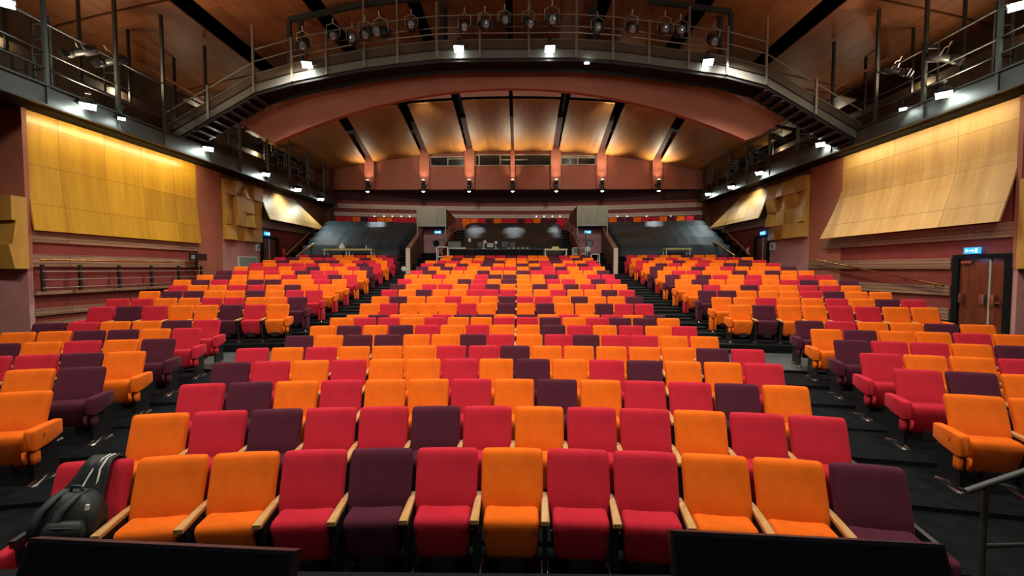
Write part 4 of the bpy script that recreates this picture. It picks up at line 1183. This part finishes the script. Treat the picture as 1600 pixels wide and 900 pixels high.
b = MB(); b.box(-.36, .32, -.3, .3, 0, 1.22); b.build('case_body', M['carton'], t)
b = MB(); b.box(-.37, .33, -.31, .31, .84, .88); b.build('lid_band', M['chrome'], t)
def cart(px, y, w, h, label, m='white'):
    p = atY(px, 395, y)
    t = thing('trolley', label, 'trolley', (p.x, y, FL[21])); 
    for x in (-w/2, w/2 - .04):
        for yy in (-.25, .21):
            b = MB(); b.box(x, x + .04, yy, yy + .04, 0.06, h); b.build('upright', M[m], t)
            b = MB(); b.tube([(x + .02, yy, .05), (x + .02, yy + .04, .05)], .05, 8); b.build('wheel', M['black'], t)
    for z in (.3, h * .62, h - .03):
        b = MB(); b.box(-w/2, w/2, -.25, .25, z, z + .04); b.build('shelf', M[m], t)
    return t
cart(692, 23.1, .60, 1.42, 'open white-framed trolley in front of the left stair opening')
cart(929, 23.1, .48, 1.05, 'white trolley beside the right rear parapet, behind the last row')
t = thing('flight_case', 'green-grey flight case with white edging right of the short table', 'flight case', (atY(904, 391, 23.8).x, 23.8, ZR))
b = MB(); b.box(-.34, .34, -.25, .25, .52, .86); b.build('case_body', M['carton'], t)
for z in (.50, .84):
    b = MB(); b.box(-.36, .36, -.27, .27, z, z + .035); b.build('edging', M['white'], t)
for x in (-.36, .325):
    b = MB(); b.box(x, x + .035, -.27, .27, 0, .87); b.build('edging', M['white'], t)
b = MB(); b.box(-.07, .07, -.262, -.25, .64, .70); b.build('badge', M['white'], t)
t = thing('microphone_stand', 'tall thin black stand in the right stair opening', 'stand', (atY(915, 400, 23.9).x, 23.9, ZR))
b = MB(); b.tube([(0,0,0),(0,0,1.75)], .022, 6); b.build('pole', M['black'], t)
for a in range(3):
    b = MB(); b.tube([(0,0,.3),(.28*math.cos(a*2.09+.4), .28*math.sin(a*2.09+.4), .02)], .015, 6); b.build('leg', M['black'], t)
t = thing('fan', 'small round pale fan at the foot of the black stand', 'fan', (atY(918, 388, 24.1).x, 24.1, ZR))
b = MB(); b.loft([[Vector((r*math.cos(a*math.pi/8), y, .8 + r*math.sin(a*math.pi/8))) for a in range(16)] for y, r in ((.05,.10),(.0,.17),(-.05,.17),(-.07,.1))]); b.build('fan_head', M['white'], t)
b = MB(); b.tube([(0,0,0),(0,0,.66)], .03, 6); b.box(-.15,.15,-.12,.12,0,.03); b.build('fan_stand', M['white'], t)
t = thing('step_fan', 'small black blower with a white rim on the steps right of the left block', 'blower', (atY(629, 404, 22.8).x, 22.7, FL[20] + .05))
b = MB(); b.box(-.25, .2, -.15, .2, .1, .55); b.build('housing', M['black'], t)
b = MB(); b.loft([[Vector((.12 + r*math.cos(a*math.pi/8), y, .36 + r*math.sin(a*math.pi/8))) for a in range(16)] for y, r in ((-.15,.13),(-.19,.13),(-.19,.09))]); b.build('rim', M['white'], t)

# ------------------------------------------------------------------ foreground
def stage_monitor(c_l, c_r, lean, label):
    """flat screen lying back on the stage lip: top edge from c_l to c_r, bottom towards the stage"""
    t = thing('stage_screen', label, 'screen', (0, 0, 0))
    a, b_ = Vector(c_l), Vector(c_r); u = (b_ - a).normalized()
    dn = Vector((0, -lean, -1.0)); dn = (dn - u * dn.dot(u)).normalized()
    L = (a.z - .975) / -dn.z * .98; nrm = u.cross(dn).normalized()
    if nrm.y > 0: nrm = -nrm
    def P(s, q, o): return a + (b_ - a) * s + dn * L * q + nrm * o
    m = MB(); m.hexa([P(0,1,0),P(1,1,0),P(1,1,-.05),P(0,1,-.05),P(0,0,0),P(1,0,0),P(1,0,-.05),P(0,0,-.05)]); m.build('casing', M['screen_back'], t)
    m = MB(); m.hexa([P(.015,.96,.004),P(.985,.96,.004),P(.985,.96,0),P(.015,.96,0),P(.015,.035,.004),P(.985,.035,.004),P(.985,.035,0),P(.015,.035,0)]); m.build('display', M['screen_off'], t)
    m = MB()
    for s in (.2, .8): 
        k1 = P(s, .3, -.05); m.tube([k1, (k1.x, k1.y + .10, .97)], .015, 6)
    m.build('prop', M['black'], t)
M['screen_off'] = mat('unlit_display', (0.004, 0.004, 0.007), 0.25)
stage_monitor(atY(45, 841, 1.80), atY(461, 861, 1.70), .42, 'black flat screen leaning on the stage lip at the bottom left')
stage_monitor(atY(1047, 829, 1.80), atY(1476, 851, 1.72), .42, 'black flat screen leaning on the stage lip at the bottom right')
# railing at the bottom right
t = thing('stair_railing', 'dark metal stair railing at the bottom right corner beside the aisle', 'railing')
pa = atY(1508, 768, 2.9); pb = atY(1540, 757, 2.9); pc = atY(1612, 733, 2.9)
m = MB(); m.tube([pa, pb, pc, (pc.x + .8, pc.y + .02, pc.z + .26)], .020, 10); m.build('handrail', M['rail_dark'] if 'rail_dark' in M else M['grey'], t)
m = MB(); m.tube([pb, (pb.x, pb.y, 0.0)], .018, 8); m.build('post', M['grey'], t)
pd = atY(1540, 853, 2.9)
m = MB(); m.tube([(pb.x, pb.y, pd.z), (pb.x + 1.2, pb.y, pd.z + .04)], .014, 8); m.build('lower_rail', M['grey'], t)

# backpack and jacket on the leftmost front seat
s0 = [s for s in seats if s['n'] == 1 and s['i'] == 0][0]
TS = Matrix.Translation((s0['x'], s0['y'], s0['z'])) @ Matrix.Rotation(math.atan(rowA(1, s0['x'])), 4, 'Z')
t = thing('backpack', 'black backpack with grey straps slumped on the leftmost front-row seat', 'backpack')
t.matrix_world = TS @ Matrix.Translation((.03, -.33, .50)) @ Matrix.Rotation(R_(6), 4, 'Z') @ Matrix.Rotation(R_(7), 4, 'Y') @ Matrix.Rotation(R_(-8), 4, 'X') @ Matrix.Diagonal((.80, .80, .90, 1))
def blob(prof, n=5, jit=0.0, seed=1):
    rn = random.Random(seed); rs = []
    for z, cx, cy, hw, hh, r in prof:
        rg = rrect(cx, cy, hw, hh, r, z, n)
        rs.append([Vector((p.x + rn.uniform(-jit, jit), p.y + rn.uniform(-jit, jit), p.z + rn.uniform(-jit, jit) * .5)) for p in rg])
    return rs
b = MB(); b.loft(blob([(0,0,0,.15,.08,.05),(.02,0,0,.20,.12,.07),(.12,0,-.005,.225,.14,.09),(.24,-.01,0,.22,.135,.10),(.33,-.02,.01,.185,.11,.09),(.38,-.03,.02,.13,.08,.07),(.395,-.03,.02,.07,.04,.03)], jit=.006)); o = b.build('body', M['bag'], t)
b = MB(); b.loft(blob([(.02,.02,-.13,.13,.02,.02),(.04,.02,-.14,.15,.045,.04),(.14,.02,-.15,.155,.05,.045),(.20,.02,-.145,.13,.04,.035),(.215,.02,-.14,.10,.02,.02)], jit=.004, seed=3)); pk = b.build('front_pocket', M['bag'], t)
b = MB(); b.tube([(-.11,-.182,.17),(0,-.20,.178),(.12,-.19,.172)], .005, 6); b.build('zip', M['bag2'], pk)
for sx_2, k_ in ((-.12, 0), (.02, 1)):
    pts = [(sx_2 - .06, -.13, .04), (sx_2 - .08, -.165, .16), (sx_2 - .05, -.15, .28), (sx_2, -.08, .37), (sx_2 + .02, .03, .40)]
    b = MB(); rs = []
    for p in pts:
        p = Vector(p); rs.append([p + Vector(v) for v in ((-.03,0,0),(.03,0,0),(.03,-.012,.006),(-.03,-.012,.006))])
    b.loft(rs, 0, True); b.build('strap', M['bag2'], t)
b = MB(); b.tube([(-.06,.0,.39),(-.04,-.03,.44),(.02,-.03,.44),(.04,0,.38)], .012, 6); b.build('grab_handle', M['bag2'], t)
for p in ((.15, -.13, .31), (-.21, -.10, .06)):
    b = MB(); b.box(p[0]-.012, p[0]+.012, p[1]-.02, p[1], p[2]-.02, p[2]+.02); b.build('buckle', M['white'], t)
t = thing('jacket', 'black jacket with white stripes draped over the leftmost front-row seat back', 'jacket')
t.matrix_world = TS
b = MB(); rs = []
#      y, z, x_left, x_right along the path: front bottom, up, over the top, down the back
path = [(-.190,.52,-.22,.16),(-.178,.60,-.21,.155),(-.140,.70,-.17,.15),(-.100,.80,-.12,.15),(-.066,.88,-.07,.15),(-.045,.93,-.05,.145),(-.02,.965,-.04,.145),(.02,.97,-.04,.145),(.058,.94,-.04,.15),(.075,.85,-.06,.16),(.07,.70,-.07,.16)]
nx = 10; vs = []
for j, (y, z, xl, xr) in enumerate(path):
    for i in range(nx + 1):
        q = i / nx; x = xl + (xr - xl) * q
        w = .012 * math.sin(q * 9 + j * .5) + .008 * math.sin(q * 17)
        vs.append((x, y - abs(w) - (.018 if j < 7 else -.005), z + .3 * abs(w)))
fs = [(j*(nx+1)+i, j*(nx+1)+i+1, (j+1)*(nx+1)+i+1, (j+1)*(nx+1)+i) for j in range(len(path)-1) for i in range(nx)]
b.add(vs, fs, 0, True); o = b.build('cloth', M['bag'], t)
md = o.modifiers.new('thickness', 'SOLIDIFY'); md.thickness = .02; md.offset = 1
for x0s, bend in ((.055, -.03), (.085, 0.0)):
    pts = [(x0s + bend * 1.6, -.168, .76), (x0s + bend * 2.2, -.142, .80), (x0s + bend * 1.5, -.118, .86), (x0s + bend * .6, -.092, .925), (x0s + .02, -.045, .988), (x0s + .03, .02, .995)]
    rs = []
    b = MB()
    for p in pts:
        p = Vector(p); rs.append([p + Vector(v) for v in ((-.006,0,0),(.006,0,0),(.006,-.006,.003),(-.006,-.006,.003))])
    b.loft(rs, 0, True); b.build('stripe', M['white'], t)
